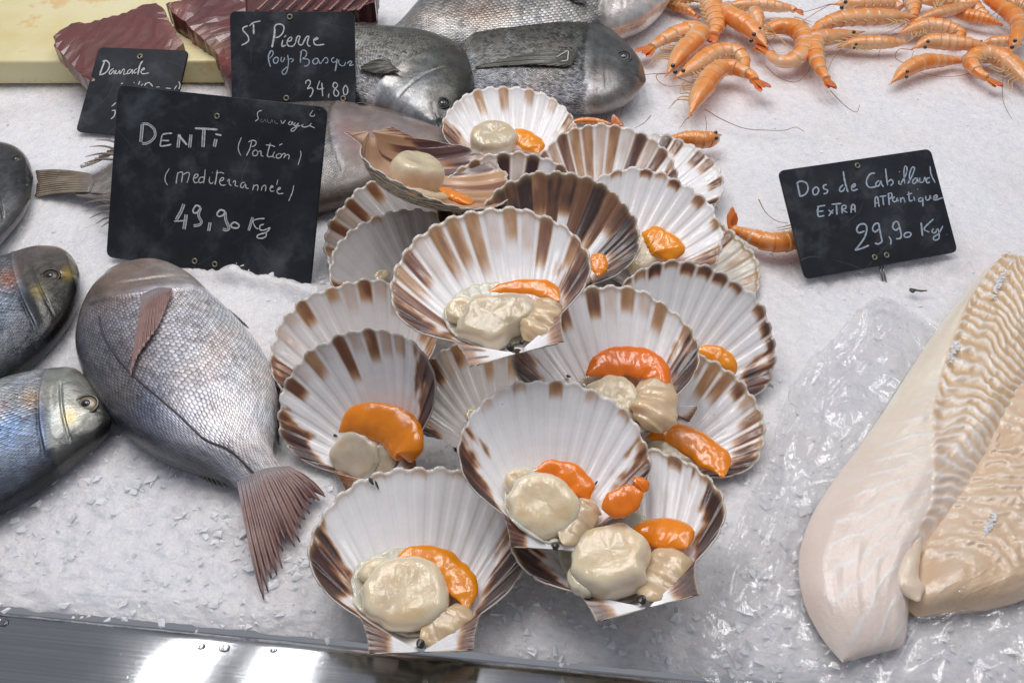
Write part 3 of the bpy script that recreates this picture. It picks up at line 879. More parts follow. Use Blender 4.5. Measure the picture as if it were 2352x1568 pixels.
# ------------------------------------------------------------------ fish
def fish_mat(name, nu_, nv_, metal=0.55, rough=0.3, sc_strength=0.5, spec_var=0.35):
    m, nt, b = new_mat(name)
    tc = nd(nt, 'ShaderNodeTexCoord')
    sx = nd(nt, 'ShaderNodeSeparateXYZ'); lk(nt, tc.outputs['UV'], sx.inputs[0])
    v3 = coords(nt)
    wob = noise_tex(nt, v3, 60, 2)
    U = math_n(nt, 'ADD', math_n(nt, 'MULTIPLY', sx.outputs[0], nu_), math_n(nt, 'MULTIPLY', wob, 1.2))
    Vv = math_n(nt, 'ADD', math_n(nt, 'MULTIPLY', sx.outputs[1], nv_), math_n(nt, 'MULTIPLY', wob, 1.2))
    row = math_n(nt, 'FLOOR', Vv)
    sh = math_n(nt, 'MULTIPLY', math_n(nt, 'MODULO', row, 2.0), 0.5)
    fy = math_n(nt, 'SUBTRACT', math_n(nt, 'FRACT', Vv), 0.5)
    y2 = math_n(nt, 'MULTIPLY', math_n(nt, 'MULTIPLY', fy, fy), 1.5)
    su = math_n(nt, 'ADD', math_n(nt, 'ADD', U, sh), y2)
    saw = math_n(nt, 'FRACT', su)
    idn = math_n(nt, 'ADD', math_n(nt, 'FLOOR', su), math_n(nt, 'MULTIPLY', row, 17.3))
    wn = nd(nt, 'ShaderNodeTexWhiteNoise', noise_dimensions='1D'); lk(nt, idn, wn.inputs['W'])
    at_ = attr(nt)
    mask = at_.outputs['Alpha']
    hs = math_n(nt, 'SUBTRACT', saw, math_n(nt, 'MULTIPLY', y2, 1.6))
    fac = ramp(nt, hs, [(0.0, (0.38, 0.38, 0.38)), (0.45, (0.95, 0.95, 0.95)), (0.9, (1.25, 1.25, 1.25)), (1.0, (0.6, 0.6, 0.6))])
    fac2 = mix_c(nt, mask, (1.0, 1.0, 1.0), fac)
    n1 = noise_tex(nt, v3, 95, 5, 0.65)
    f2 = math_n(nt, 'ADD', math_n(nt, 'MULTIPLY_ADD', n1, spec_var * 1.6, 1 - spec_var * 0.8), math_n(nt, 'MULTIPLY', math_n(nt, 'SUBTRACT', wn.outputs['Value'], 0.5), math_n(nt, 'MULTIPLY', mask, spec_var)))
    c = mix_c(nt, 1.0, at_.outputs['Color'], fac2, 'MULTIPLY')
    h = nd(nt, 'ShaderNodeHueSaturation'); lk(nt, c, h.inputs['Color']); lk(nt, f2, h.inputs['Value'])
    # a little iridescence from scale to scale
    irc = ramp(nt, noise_tex(nt, v3, 30, 3), [(0.3, (0.92, 1.0, 1.14)), (0.5, (1.0, 1.0, 1.0)), (0.7, (1.12, 0.97, 0.92))])
    lk(nt, mix_c(nt, 0.8, h.outputs[0], irc, 'MULTIPLY'), b.inputs['Base Color'])
    setp(b, Metallic=metal, Roughness=rough, Coat_Weight=0.45, Coat_Roughness=0.14)
    lk(nt, math_n(nt, 'ADD', math_n(nt, 'MULTIPLY_ADD', wn.outputs['Value'], 0.18, rough - 0.16), math_n(nt, 'MULTIPLY', n1, 0.22)), b.inputs['Roughness'])
    hh = math_n(nt, 'ADD', math_n(nt, 'MULTIPLY', math_n(nt, 'MULTIPLY', hs, mask), 1.0), math_n(nt, 'MULTIPLY', n1, 0.5))
    bn = bump(nt, hh, sc_strength, 0.0014)
    lk(nt, bn, b.inputs['Normal'])
    lk(nt, bump(nt, noise_tex(nt, v3, 220, 4, 0.6), 0.35, 0.0012), b.inputs['Coat Normal'])
    return m


def fin_mat(name, c0, c1, rays=34, root=None):
    m, nt, b = new_mat(name)
    tc = nd(nt, 'ShaderNodeTexCoord')
    sx = nd(nt, 'ShaderNodeSeparateXYZ'); lk(nt, tc.outputs['UV'], sx.inputs[0])
    v3 = coords(nt)
    n = noise_tex(nt, v3, 120, 4)
    ph = math_n(nt, 'ADD', math_n(nt, 'MULTIPLY', sx.outputs[0], rays * 6.283), math_n(nt, 'MULTIPLY', n, 2.0))
    w = math_n(nt, 'SINE', ph)
    f = math_n(nt, 'MULTIPLY_ADD', w, 0.28, math_n(nt, 'MULTIPLY_ADD', n, 0.9, 0.05))
    rt = root or tuple((x + y) * .5 for x, y in zip(c0, c1))
    g = math_n(nt, 'ADD', sx.outputs[1], math_n(nt, 'MULTIPLY_ADD', n, 0.3, -0.15))
    rf = ramp(nt, g, [(0.02, (1, 1, 1)), (0.26, (0, 0, 0))])
    lk(nt, mix_c(nt, rf, ramp(nt, f, [(0.2, c0), (0.8, c1)]), rt), b.inputs['Base Color'])
    setp(b, Roughness=0.35, Coat_Weight=0.5, Coat_Roughness=0.15, Subsurface_Weight=0.1)
    b.inputs['Subsurface Radius'].default_value = (0.002, 0.001, 0.001)
    lk(nt, bump(nt, w, 0.6, 0.0008), b.inputs['Normal'])
    return m


M_EYEB, nt, b = new_mat("fish_pupil"); setp(b, Base_Color=(0.008, 0.008, 0.01, 1), Roughness=0.06, Coat_Weight=1.0)
M_IRIS = fish_mat("fish_iris", 1, 1, 0.6, 0.3, 0.1)
M_LINE = flesh_mat("lateral_line", (0.06, 0.05, 0.055), 0.4, 0.0, coat=0.3)


class Fish:
    pass


def fish(name, label, cat, pairs, zc, thick, pal, mat, group=None, head=0.22, gill=True, seed=0, spots=(), ngrow=150, exps=0.85, headcol=None, mouth=True, base_dark=0.0):
    """pairs: (back edge, belly edge) from snout to tail root, as seen; zc, thick in metres"""
    f = Fish()
    D, Vn = pair_spline([at(a, zc) for a, _ in pairs], [at(b_, zc) for _, b_ in pairs], ngrow)
    q = np.linspace(0, 1, ngrow)
    # crowd the stations at the snout for a round nose
    qq = q ** 1.35
    D = np.stack([np.interp(qq, q, D[:, j]) for j in range(3)], 1); Vn = np.stack([np.interp(qq, q, Vn[:, j]) for j in range(3)], 1)
    C = (D + Vn) / 2; A = (D - Vn) / 2
    wid = np.linalg.norm(A, axis=1)
    th = thick * (wid / wid.max()) ** 0.75
    th = th * (0.10 + 0.90 * (1 - smooth(0.82, 1.0, qq)))
    C[:, 2] -= 0.55 * (zc - 0.006) * smooth(0.84, 1.0, qq)
    nose = smooth(0, 0.05, qq) * 0.5 + 0.5 * np.clip(qq / 0.10, 0, 1) ** 0.5
    A = A * (0.35 + 0.65 * np.clip(qq / 0.02, 0, 1) ** 0.5)[:, None]
    Bv = ZUP[None] * (th * np.clip(0.25 + nose, 0, 1))[:, None]
    n = 72
    V, Fc, (cs, sn) = loft(C, A, Bv, n, exps)
    u = np.repeat(qq[:, None], n, 1); v = np.repeat(cs[None], ngrow, 0); top = np.repeat(sn[None], ngrow, 0)
    L = np.linalg.norm(np.diff(C, axis=0), axis=1).sum()
    f.L = L
    nb = ngrow * n
    dz = np.zeros((ngrow, n))
    if gill:
        ug = head + 0.035 * (1 - v ** 2) - 0.01 * v
        d = u - ug
        dz += 0.0016 * smooth(-0.07, -0.004, d) * (1 - smooth(-0.004, 0.006, d)) * (np.abs(v) < 0.8)
        dz -= 0.0014 * np.exp(-(d / 0.006) ** 2) * (np.abs(v) < 0.78)
        ug2 = head * 0.66 + 0.03 * (1 - v ** 2)
        dz -= 0.0010 * np.exp(-((u - ug2) / 0.005) ** 2) * ((v < 0.35) & (v > -0.8))
    if mouth:
        dz -= 0.0016 * np.exp(-((v + 0.45 - u * 1.2) / 0.05) ** 2) * (u < head * 0.33)
    dz += 0.0016 * (fbm(u * 7 + seed, v * 2.5, seed, 3) - .5)
    body = V[:nb].reshape(ngrow, n, 3)
    body = body + ZUP * (dz * (top > 0) * np.clip(top * 3, 0, 1))[..., None]
    V[:nb] = body.reshape(-1, 3)
    # colours: back, flank, belly, with the head its own tone
    t = np.clip((1 - v) / 2, 0, 1) + 0.10 * (fbm(u * 14, v * 3, seed + 3, 3) - .5)
    ks = np.linspace(0, 1, len(pal)); pal = np.array(pal)
    c = np.stack([np.interp(t, ks, pal[:, j]) for j in range(3)], -1)
    row = fbm(u * 10, v * 22, seed + 5, 2)
    mot = fbm(u * 55, v * 16, seed + 6, 3)
    c = c * ((0.80 + 0.40 * row) * (0.62 + 0.76 * mot))[..., None]
    mask = smooth(head + 0.005, head + 0.05, u + 0.02 * (v ** 2)) * (1 - 0.7 * smooth(0.93, 1.0, u))
    if headcol is not None:
        hc = np.array(headcol) if np.ndim(headcol[0]) else np.array([headcol, headcol])
        kh = np.linspace(0, 1, len(hc))
        H = np.stack([np.interp(t, kh, hc[:, j]) for j in range(3)], -1) * (0.75 + 0.5 * fbm(u * 40, v * 6, seed + 8, 3))[..., None]
        hm = (1 - smooth(head - 0.02, head + 0.03, u + 0.02 * (v ** 2)))[..., None]
        c = c * (1 - hm) + H * hm
    if gill:
        gl = np.exp(-((u - (head + 0.035 * (1 - v ** 2) - 0.01 * v)) / 0.005) ** 2) * (np.abs(v) < 0.75)
        c = c * (1 - 0.65 * gl[..., None])
    if mouth:
        ml = np.exp(-((v + 0.45 - u * 1.2) / 0.05) ** 2) * (u < head * 0.33)
        c = c * (1 - 0.6 * ml[..., None])
    px = proj(V[:nb]).reshape(ngrow, n, 2)
    for (sx_, sy_, rr, colr, w_) in spots:
        d = np.hypot(px[..., 0] - sx_, px[..., 1] - sy_) / rr * (0.75 + 0.5 * fbm(px[..., 0] / rr * 1.5, px[..., 1] / rr * 1.5, seed + 2, 3))
        k = (np.exp(-d ** 2) * w_)[..., None] * (top > -0.1)[..., None]
        c = c * (1 - k) + np.array(colr) * k
    cc = np.concatenate([np.clip(c, 0, 1), mask[..., None]], -1).reshape(-1, 4)
    cc = np.vstack([cc, cc[:1], cc[-1:]])
    uv = np.stack([u * L / 0.25, np.repeat((np.arange(n) / n * 2)[None], ngrow, 0)], -1).reshape(-1, 2)
    uv = np.vstack([uv, uv[:1], uv[-1:]])
    cen = C[int(ngrow * .4)].copy(); cen[2] = zc - thick
    root = thing(name, cen, label, cat, group)
    f.root = root
    link_mesh("body", V, Fc, mat, root, col=cc, uv=uv)
    f.V = body.reshape(-1, 3); f.px = px.reshape(-1, 2); f.topm = (top > 0.05).ravel(); f.zc = zc; f.th = thick
    return f


def surf(f, p):
    d = np.hypot(f.px[:, 0] - p[0], f.px[:, 1] - p[1]) + np.where(f.topm, 0, 1e5)
    k = np.argsort(d)[:4]
    w = 1 / (d[k] + 0.5)
    z = (f.V[k, 2] * w).sum() / w.sum()
    return at(p, z)


def eye(f, p, r, iris=(0.5, 0.46, 0.36), lift=0.15, pup=0.55):
    c = surf(f, p); m_ = mpp(p, c[2])
    a = unit((CAM - c) * 0.35 + ZUP * 0.65); x = unit(np.cross(a, [0, 1, 0.1])); y = np.cross(a, x)
    R_ = r * m_
    V, Q = ball(c - a * R_ * 0.25, R_, R_, R_ * 0.5, x, y, a, 14, 24)
    e = link_mesh("eye", V, Q, M_IRIS, f.root, col=np.tile(np.array([*iris, 0.0]), (len(V), 1)))
    V, Q = ball(c + a * R_ * 0.04, R_ * pup, R_ * pup, R_ * 0.3, x, y, a, 10, 20)
    link_mesh("pupil", V, Q, M_EYEB, e)
    # fleshy socket ring
    t = np.linspace(0, 2 * math.pi, 28)
    P = c + (np.cos(t)[:, None] * x + np.sin(t)[:, None] * y) * R_ * 1.04 - a * R_ * 0.06
    V, Q = tube(P, R_ * 0.16, 8, a)
    link_mesh("eye_rim", V, Q, M_IRIS, f.root, col=np.tile(np.array([iris[0] * .28, iris[1] * .28, iris[2] * .28, 0.0]), (len(V), 1)))


def fin(f, name, base, edge, mat, zb, ze, jag=0.05, ripple=0.0009, rays=30, ns=110, thick=0.0007, parent=None, bulge=0.0, onbody=False):
    if onbody == 'root':
        b_ = spline(np.array([surf(f, p) + ZUP * zb for p in base]), ns); e = spline(np.array([at(p, ze) for p in edge]), ns)
    elif onbody:
        b_ = spline(np.array([surf(f, p) + ZUP * zb for p in base]), ns); e = spline(np.array([surf(f, p) + ZUP * ze for p in edge]), ns)
    else:
        b_ = spline(np.array([at(p, zb) for p in base]), ns); e = spline(np.array([at(p, ze) for p in edge]), ns)
    nt_ = 14
    r = np.random.default_rng(int(abs(base[0][0]) * 7 + abs(edge[0][1])))
    s = np.linspace(0, 1, ns)
    jg = 1 - jag * np.abs(((s * rays) % 1) - 0.5) * 2 - jag * 1.2 * vnoise(s * rays * 0.5, s * 0, 3) * (r.random(ns) * .5 + .5)
    t = np.linspace(0, 1, nt_)
    V = b_[:, None] + (e - b_)[:, None] * (t[None, :, None] * (1 - (1 - jg)[:, None, None] * t[None, :, None]))
    V = V + ZUP * (ripple * np.sin(s * rays * 6.283)[:, None] * np.minimum(1, t * 2)[None] + bulge * np.sin(t * math.pi)[None])[..., None]
    uv = np.stack([np.repeat(s[:, None], nt_, 1), np.repeat(t[None], ns, 0)], -1).reshape(-1, 2)
    o = link_mesh(name, V.reshape(-1, 3), quads(ns, nt_), mat, parent or f.root, uv=uv)
    md = o.modifiers.new("t", 'SOLIDIFY'); md.thickness = thick; md.offset = 0
    return o


def K4(x, y): return (x * 0.6506, 548 + 0.6506 * y)
def K2(x, y): return (741.45 + 0.3701 * x, 0.3701 * y)
def K1(x, y): return (0.42353 * x, 0.42353 * y)
def P4(l): return [(K4(*a), K4(*b_)) for a, b_ in l]
def P2(l): return [(K2(*a), K2(*b_)) for a, b_ in l]


M_F1 = fish_mat("bream_skin_pink", 64, 88, 0.22, 0.27, 0.42, 0.5)
M_F2 = fish_mat("bream_skin_blue", 72, 96, 0.5, 0.25, 0.6, 0.7)
M_F6 = fish_mat("bream_skin_grey", 80, 105, 0.5, 0.27, 1.0, 1.1)
M_F8 = fish_mat("bass_skin_silver", 50, 66, 0.5, 0.26, 0.75, 0.6)
M_F5 = fish_mat("denti_skin", 90, 110, 0.1, 0.34, 0.2, 0.45)
M_FINP = fin_mat("fin_pink", (0.22, 0.115, 0.105), (0.44, 0.28, 0.25), 28, (0.42, 0.37, 0.385))
M_FIND = fin_mat("fin_dark", (0.012, 0.013, 0.018), (0.09, 0.085, 0.085), 24)
M_FINT = fin_mat("fin_tan", (0.16, 0.11, 0.07), (0.44, 0.36, 0.27), 26, (0.27, 0.235, 0.215))
M_FING = fin_mat("fin_olive", (0.05, 0.047, 0.035), (0.15, 0.14, 0.105), 22)

# the big pale bream with the pinkish tail
f1 = fish("sea_bream", "whole silvery pink bream lying head up with its reddish tail spread on the bare ice", "fish",
          P4([((395, 112), (520, 92)), ((358, 165), (600, 106)), ((318, 215), (690, 155)), ((288, 285), (755, 215)), ((274, 365), (815, 272)), ((282, 440), (872, 332)),
              ((312, 515), (930, 405)), ((370, 600), (962, 478)), ((445, 683), (980, 560)), ((535, 752), (972, 655)), ((640, 800), (962, 735)), ((740, 832), (985, 788)),
              ((822, 866), (1020, 822)), ((866, 912), (1040, 862))]), 0.014, 0.026,
          [(0.09, 0.09, 0.105), (0.37, 0.36, 0.40), (0.78, 0.725, 0.75), (0.94, 0.88, 0.89), (0.95, 0.92, 0.92)], M_F1, "whole fish on the ice", head=0.235, seed=1, mouth=False,
          headcol=[(0.14, 0.10, 0.085), (0.27, 0.20, 0.17), (0.34, 0.28, 0.25), (0.48, 0.45, 0.44)], exps=0.8,
          spots=[(*K4(500, 590), 60, (0.10, 0.16, 0.32), .55), (*K4(420, 400), 80, (0.07, 0.07, 0.09), .6), (*K4(440, 560), 50, (0.16, 0.14, 0.10), .5), (*K4(350, 195), 16, (0.03, 0.02, 0.02), .9), (*K4(430, 190), 60, (0.20, 0.13, 0.09), .6)])
fin(f1, "tail_fin", [K4(838, 862), K4(930, 815), K4(1022, 805)],
    [K4(932, 1330), K4(965, 1262), K4(1000, 1205), K4(1032, 1140), K4(1058, 1088), K4(1085, 1042), K4(1125, 995), K4(1182, 918)], M_FINP, 0.0006, 0.003, jag=0.22, rays=15, ripple=0.0005, onbody='root', bulge=0.0035)
fin(f1, "pectoral_fin", [K4(508, 205), K4(560, 185), K4(612, 186)], [K4(462, 512), K4(492, 430), K4(560, 330), K4(606, 215)], M_FINP, 0.0025, 0.003, jag=0.03, rays=14, onbody=True, ripple=0.0006)
fin(f1, "dorsal_fin", [K4(600, 775), K4(700, 815), K4(800, 855)], [K4(640, 805), K4(760, 868), K4(828, 872)], M_FING, 0.010, 0.005, rays=12)
fin(f1, "anal_fin", [K4(945, 445), K4(985, 560), K4(975, 700)], [K4(965, 450), K4(996, 580), K4(985, 730)], M_FIND, 0.010, 0.007, rays=10)
fin(f1, "pelvic_fin", [K4(735, 200), K4(775, 235), K4(815, 270)], [K4(775, 228), K4(830, 270), K4(880, 316)], M_FIND, 0.010, 0.008, rays=6, jag=0.02)
V, Q = tube(spline(np.array([surf(f1, K4(*p)) + ZUP * 0.0000 for p in ((350, 275), (362, 330), (400, 400), (470, 482), (560, 560), (640, 630), (720, 705), (800, 740), (860, 790), (930, 865))]), 70), 0.0007, 6)
link_mesh("lateral_line", V, Q, M_LINE, f1.root)

blue = [(0.018, 0.020, 0.026), (0.035, 0.045, 0.06), (0.16, 0.20, 0.27), (0.38, 0.42, 0.47), (0.30, 0.32, 0.34), (0.06, 0.07, 0.08)]
f2 = fish("sea_bream", "dark blue bream cut off by the left edge, uppermost of the left three", "fish",
          [((76, 395), (74, 432)), ((62, 362), (62, 468)), ((36, 340), (42, 502)), ((0, 331), (0, 552)), ((-60, 325), (-60, 620)), ((-130, 330), (-140, 690)), ((-210, 370), (-240, 720))], 0.012, 0.017,
          blue, M_F2, "whole fish on the ice", head=0.30, seed=2, headcol=[(0.035, 0.038, 0.04), (0.08, 0.085, 0.09), (0.12, 0.125, 0.13)], spots=[(60, 408, 40, (0.012, 0.013, 0.016), .8)])
eye(f2, (36, 366), 11, (0.06, 0.055, 0.05))
f3 = fish("sea_bream", "dark headed bream with a yellow brow stripe, middle one along the left edge", "fish",
          [((176, 600), (186, 645)), ((160, 585), (184, 672)), ((132, 574), (172, 705)), ((85, 575), (150, 745)), ((35, 590), (112, 793)), ((-20, 612), (55, 842)), ((-90, 670), (-20, 890)), ((-170, 760), (-120, 930))], 0.012, 0.017,
          [(0.17, 0.16, 0.15), (0.25, 0.26, 0.27), (0.40, 0.45, 0.52), (0.10, 0.13, 0.18), (0.012, 0.014, 0.018)], M_F2, "whole fish on the ice", head=0.34, seed=3,
          headcol=[(0.26, 0.20, 0.17), (0.15, 0.135, 0.12), (0.09, 0.085, 0.07), (0.02, 0.02, 0.02)],
          spots=[(158, 628, 15, (0.55, 0.38, 0.08), .85), (85, 670, 15, (0.45, 0.36, 0.10), .7), (18, 640, 22, (0.62, 0.24, 0.12), .8), (60, 690, 26, (0.03, 0.03, 0.035), .7), (178, 660, 26, (0.012, 0.012, 0.014), .8)])
eye(f3, (115, 634), 19, (0.09, 0.065, 0.05), pup=0.5)
f4 = fish("sea_bream", "blue and silver bream at lower left with its snout under the big pale bream", "fish",
          [((250, 940), (258, 966)), ((236, 915), (250, 985)), ((208, 878), (228, 1010)), ((172, 852), (190, 1040)), ((120, 856), (130, 1088)), ((60, 866), (66, 1132)), ((0, 884), (0, 1170)), ((-80, 915), (-90, 1220)), ((-170, 980), (-180, 1240))], 0.012, 0.018,
          [(0.46, 0.46, 0.46), (0.42, 0.43, 0.44), (0.50, 0.52, 0.54), (0.22, 0.32, 0.50), (0.10, 0.14, 0.22), (0.016, 0.018, 0.022)], M_F2, "whole fish on the ice", head=0.33, seed=4,
          headcol=[(0.42, 0.42, 0.38), (0.36, 0.37, 0.33), (0.30, 0.31, 0.28), (0.05, 0.05, 0.05)],
          spots=[(72, 915, 24, (0.46, 0.26, 0.10), .7), (85, 955, 22, (0.05, 0.05, 0.08), .75), (160, 958, 17, (0.55, 0.42, 0.14), .7), (240, 985, 26, (0.015, 0.016, 0.018), .85), (10, 930, 10, (0.3, .06, .07), .6)])
eye(f4, (198, 928), 24, (0.34, 0.30, 0.22), pup=0.5)

# the taupe fish behind the largest sign
f5 = fish("sea_bream", "taupe brown spiny fish lying behind the largest slate sign, tail showing at left", "fish",
          [((1046, 322), (1048, 350)), ((1020, 305), (1020, 372)), ((962, 284), (975, 394)), ((885, 262), (910, 416)), ((800, 250), (835, 444)), ((700, 250), (735, 474)), ((560, 266), (580, 496)), ((430, 305), (440, 508)), ((330, 345), (335, 492)),
           ((255, 378), (258, 466)), ((205, 395), (206, 446)), ((168, 400), (167, 436))], 0.016, 0.022,
          [(0.13, 0.105, 0.09), (0.22, 0.185, 0.165), (0.36, 0.33, 0.31), (0.42, 0.39, 0.37), (0.16, 0.13, 0.11)], M_F5, "whole fish on the ice", head=0.30, seed=5, headcol=[(0.15, 0.115, 0.10), (0.24, 0.19, 0.17), (0.30, 0.25, 0.23), (0.2, .16, .14)],
          spots=[(790, 300, 26, (0.40, 0.17, 0.15), .55), (830, 330, 30, (0.40, 0.20, 0.18), .5)])
eye(f5, (828, 250), 17, (0.07, 0.055, 0.05), pup=0.7)
fin(f5, "tail_fin", [(208, 400), (216, 420), (208, 443)], [(80, 392), (84, 420), (76, 452)], M_FINT, 0.0005, 0.004, rays=14, jag=0.03, onbody='root', bulge=0.002, ripple=.0004)
fin(f5, "dorsal_fin", [(186, 386), (225, 372), (300, 332)], [(184, 382), (215, 368), (262, 338)], M_FINT, 0.014, 0.010, rays=8, jag=.02)
for a, b_ in (((272, 345), (206, 337)), ((268, 356), (196, 360)), ((262, 366), (190, 376)), ((280, 334), (222, 322)), ((262, 450), (182, 446)), ((262, 462), (190, 468)), ((262, 474), (198, 485)), ((264, 486), (206, 501)), ((266, 498), (220, 514)), ((268, 508), (232, 522))):
    mid = ((a[0] + b_[0]) / 2, (a[1] + b_[1]) / 2 - 5)
    V, Q = tube(spline(np.array([at(a, 0.016), at(mid, 0.015), at(b_, 0.006)]), 12), np.linspace(0.0012, 0.0003, 12), 6)
    link_mesh("spine", V, Q, M_FINT, f5.root)

# two gilt-head breams and the big silver fish behind
g6 = [(0.026, 0.026, 0.020), (0.06, 0.06, 0.046), (0.15, 0.145, 0.12), (0.33, 0.325, 0.31), (0.60, 0.60, 0.63)]
f6 = fish("sea_bream", "grey bream with its face down beside the top scallop, body behind a slate sign", "fish",
          P2([((770, 812), (700, 806)), ((830, 742), (640, 780)), ((895, 650), (560, 758)), ((942, 540), (470, 728)), ((930, 430), (370, 680)), ((860, 335), (240, 620)), ((740, 282), (100, 560)), ((580, 248), (-20, 500)),
              ((420, 228), (-120, 440)), ((270, 195), (-210, 380)), ((120, 160), (-260, 300))]), 0.022, 0.026, g6, M_F6, "whole fish on the ice", head=0.36, seed=6,
          headcol=[(0.03, 0.03, 0.024), (0.11, 0.11, 0.09), (0.22, 0.215, 0.20), (0.36, .36, .37)], spots=[(*K2(760, 660), 26, (0.015, 0.015, 0.015), .9), (*K2(720, 760), 30, (0.03, 0.03, 0.03), .7)])
eye(f6, K2(745, 640), 15, (0.03, 0.03, 0.028), pup=0.6)
fin(f6, "pectoral_fin", [K2(485, 465), K2(440, 430), K2(420, 400)], [K2(470, 470), K2(330, 480), K2(230, 440), K2(330, 390), K2(415, 395)], M_FING, 0.003, 0.003, rays=16, onbody=True, ripple=0.00025, bulge=0.001)
f7 = fish("sea_bream", "grey bream lying head right with a bent white hook tag by its gill", "fish",
          P2([((2012, 488), (1992, 528)), ((1992, 442), (1962, 562)), ((1945, 368), (1905, 606)), ((1862, 285), (1822, 645)), ((1750, 206), (1710, 668)), ((1600, 148), (1560, 662)), ((1430, 120), (1400, 640)), ((1250, 124), (1240, 610)),
              ((1080, 148), (1090, 590)), ((930, 205), (950, 560)), ((810, 285), (840, 520)), ((720, 350), (740, 480))]), 0.020, 0.024, g6, M_F6, "whole fish on the ice", head=0.28, seed=7,
          headcol=[(0.05, 0.05, 0.05), (0.09, 0.09, 0.085), (0.16, 0.155, 0.15), (0.26, 0.25, 0.24)], spots=[(*K2(1900, 470), 30, (0.05, 0.05, 0.055), .6), (*K2(1400, 380), 40, (0.24, 0.18, 0.08), .35), (*K2(1160, 235), 10, (0.5, 0.5, 0.5), .6)])
eye(f7, K2(1868, 352), 16, (0.10, 0.10, 0.095), pup=0.58)
fin(f7, "pectoral_fin", [K2(1580, 335), K2(1572, 375), K2(1540, 425)], [K2(1540, 330), K2(1250, 350), K2(940, 432), K2(1250, 415), K2(1500, 430)], M_FING, 0.003, 0.002, rays=16, onbody=True, ripple=0.00025, bulge=0.001, jag=.02)
V, Q = tube(spline(np.array([surf(f7, K2(*p)) + ZUP * 0.003 for p in ((1450, 375), (1500, 345), (1522, 338), (1520, 370), (1516, 395), (1480, 400))]), 24), 0.0005, 6)
M_TAG, nt, b = new_mat("white_plastic"); setp(b, Base_Color=(0.75, 0.75, 0.72, 1), Roughness=0.35)
link_mesh("hook_tag", V, Q, M_TAG, f7.root)
fin(f7, "dorsal_fin", [K2(800, 292), K2(930, 205), K2(1080, 148), K2(1250, 122)], [K2(785, 290), K2(900, 205), K2(1070, 140), K2(1240, 118)], M_FIND, 0.022, 0.024, rays=14)
f8 = fish("sea_bass", "large silver scaled fish at the top edge, white head resting by the prawns", "fish",
          P2([((2190, -40), (2165, -10)), ((2150, -130), (2120, 40)), ((2060, -230), (2010, 130)), ((1930, -300), (1880, 185)), ((1750, -340), (1760, 225)), ((1500, -350), (1560, 290)), ((1250, -310), (1300, 320)), ((1000, -210), (1040, 320)),
              ((800, -90), (830, 300)), ((640, 0), (660, 262)), ((500, 92), (520, 232)), ((400, 140), (410, 205)), ((330, 168), (330, 198))]), 0.024, 0.034,
          [(0.10, 0.10, 0.095), (0.20, 0.20, 0.19), (0.36, 0.345, 0.32), (0.50, 0.48, 0.45), (0.60, 0.58, 0.56)], M_F8, "whole fish on the ice", head=0.24, seed=8,
          headcol=[(0.46, 0.46, 0.45), (0.56, 0.55, 0.53), (0.64, 0.61, 0.585), (0.66, 0.63, 0.61)], spots=[(*K2(980, 70), 50, (0.42, 0.27, 0.16), .4), (*K2(1720, 120), 22, (0.10, 0.095, 0.09), .7), (*K2(1600, 10), 24, (0.08, 0.08, 0.08), .6)])
fin(f8, "tail_fin", [K2(340, 166), K2(335, 180), K2(330, 200)], [K2(340, 22), K2(270, 80), K2(150, 120)], M_FIND, 0.02, 0.012, rays=16)
fin(f8, "pectoral_fin", [K2(1640, 40), K2(1620, 20), K2(1600, 0)], [K2(1560, 30), K2(1500, -20), K2(1540, -40)], M_FIND, 0.003, 0.002, rays=10, onbody=True)

# ------------------------------------------------------------------ prawns
M_PRAWN = flesh_mat("cooked_prawn", None, 0.24, 0.30, (0.004, 0.0018, 0.0008), 0.7, 300, 0.22, 0.16, 0.10)
M_LEG = flesh_mat("prawn_leg", (0.66, 0.42, 0.20), 0.4, 0.2, coat=0.3)
M_ANT = flesh_mat("prawn_antenna", (0.32, 0.12, 0.06), 0.5, 0.0, coat=0.2)


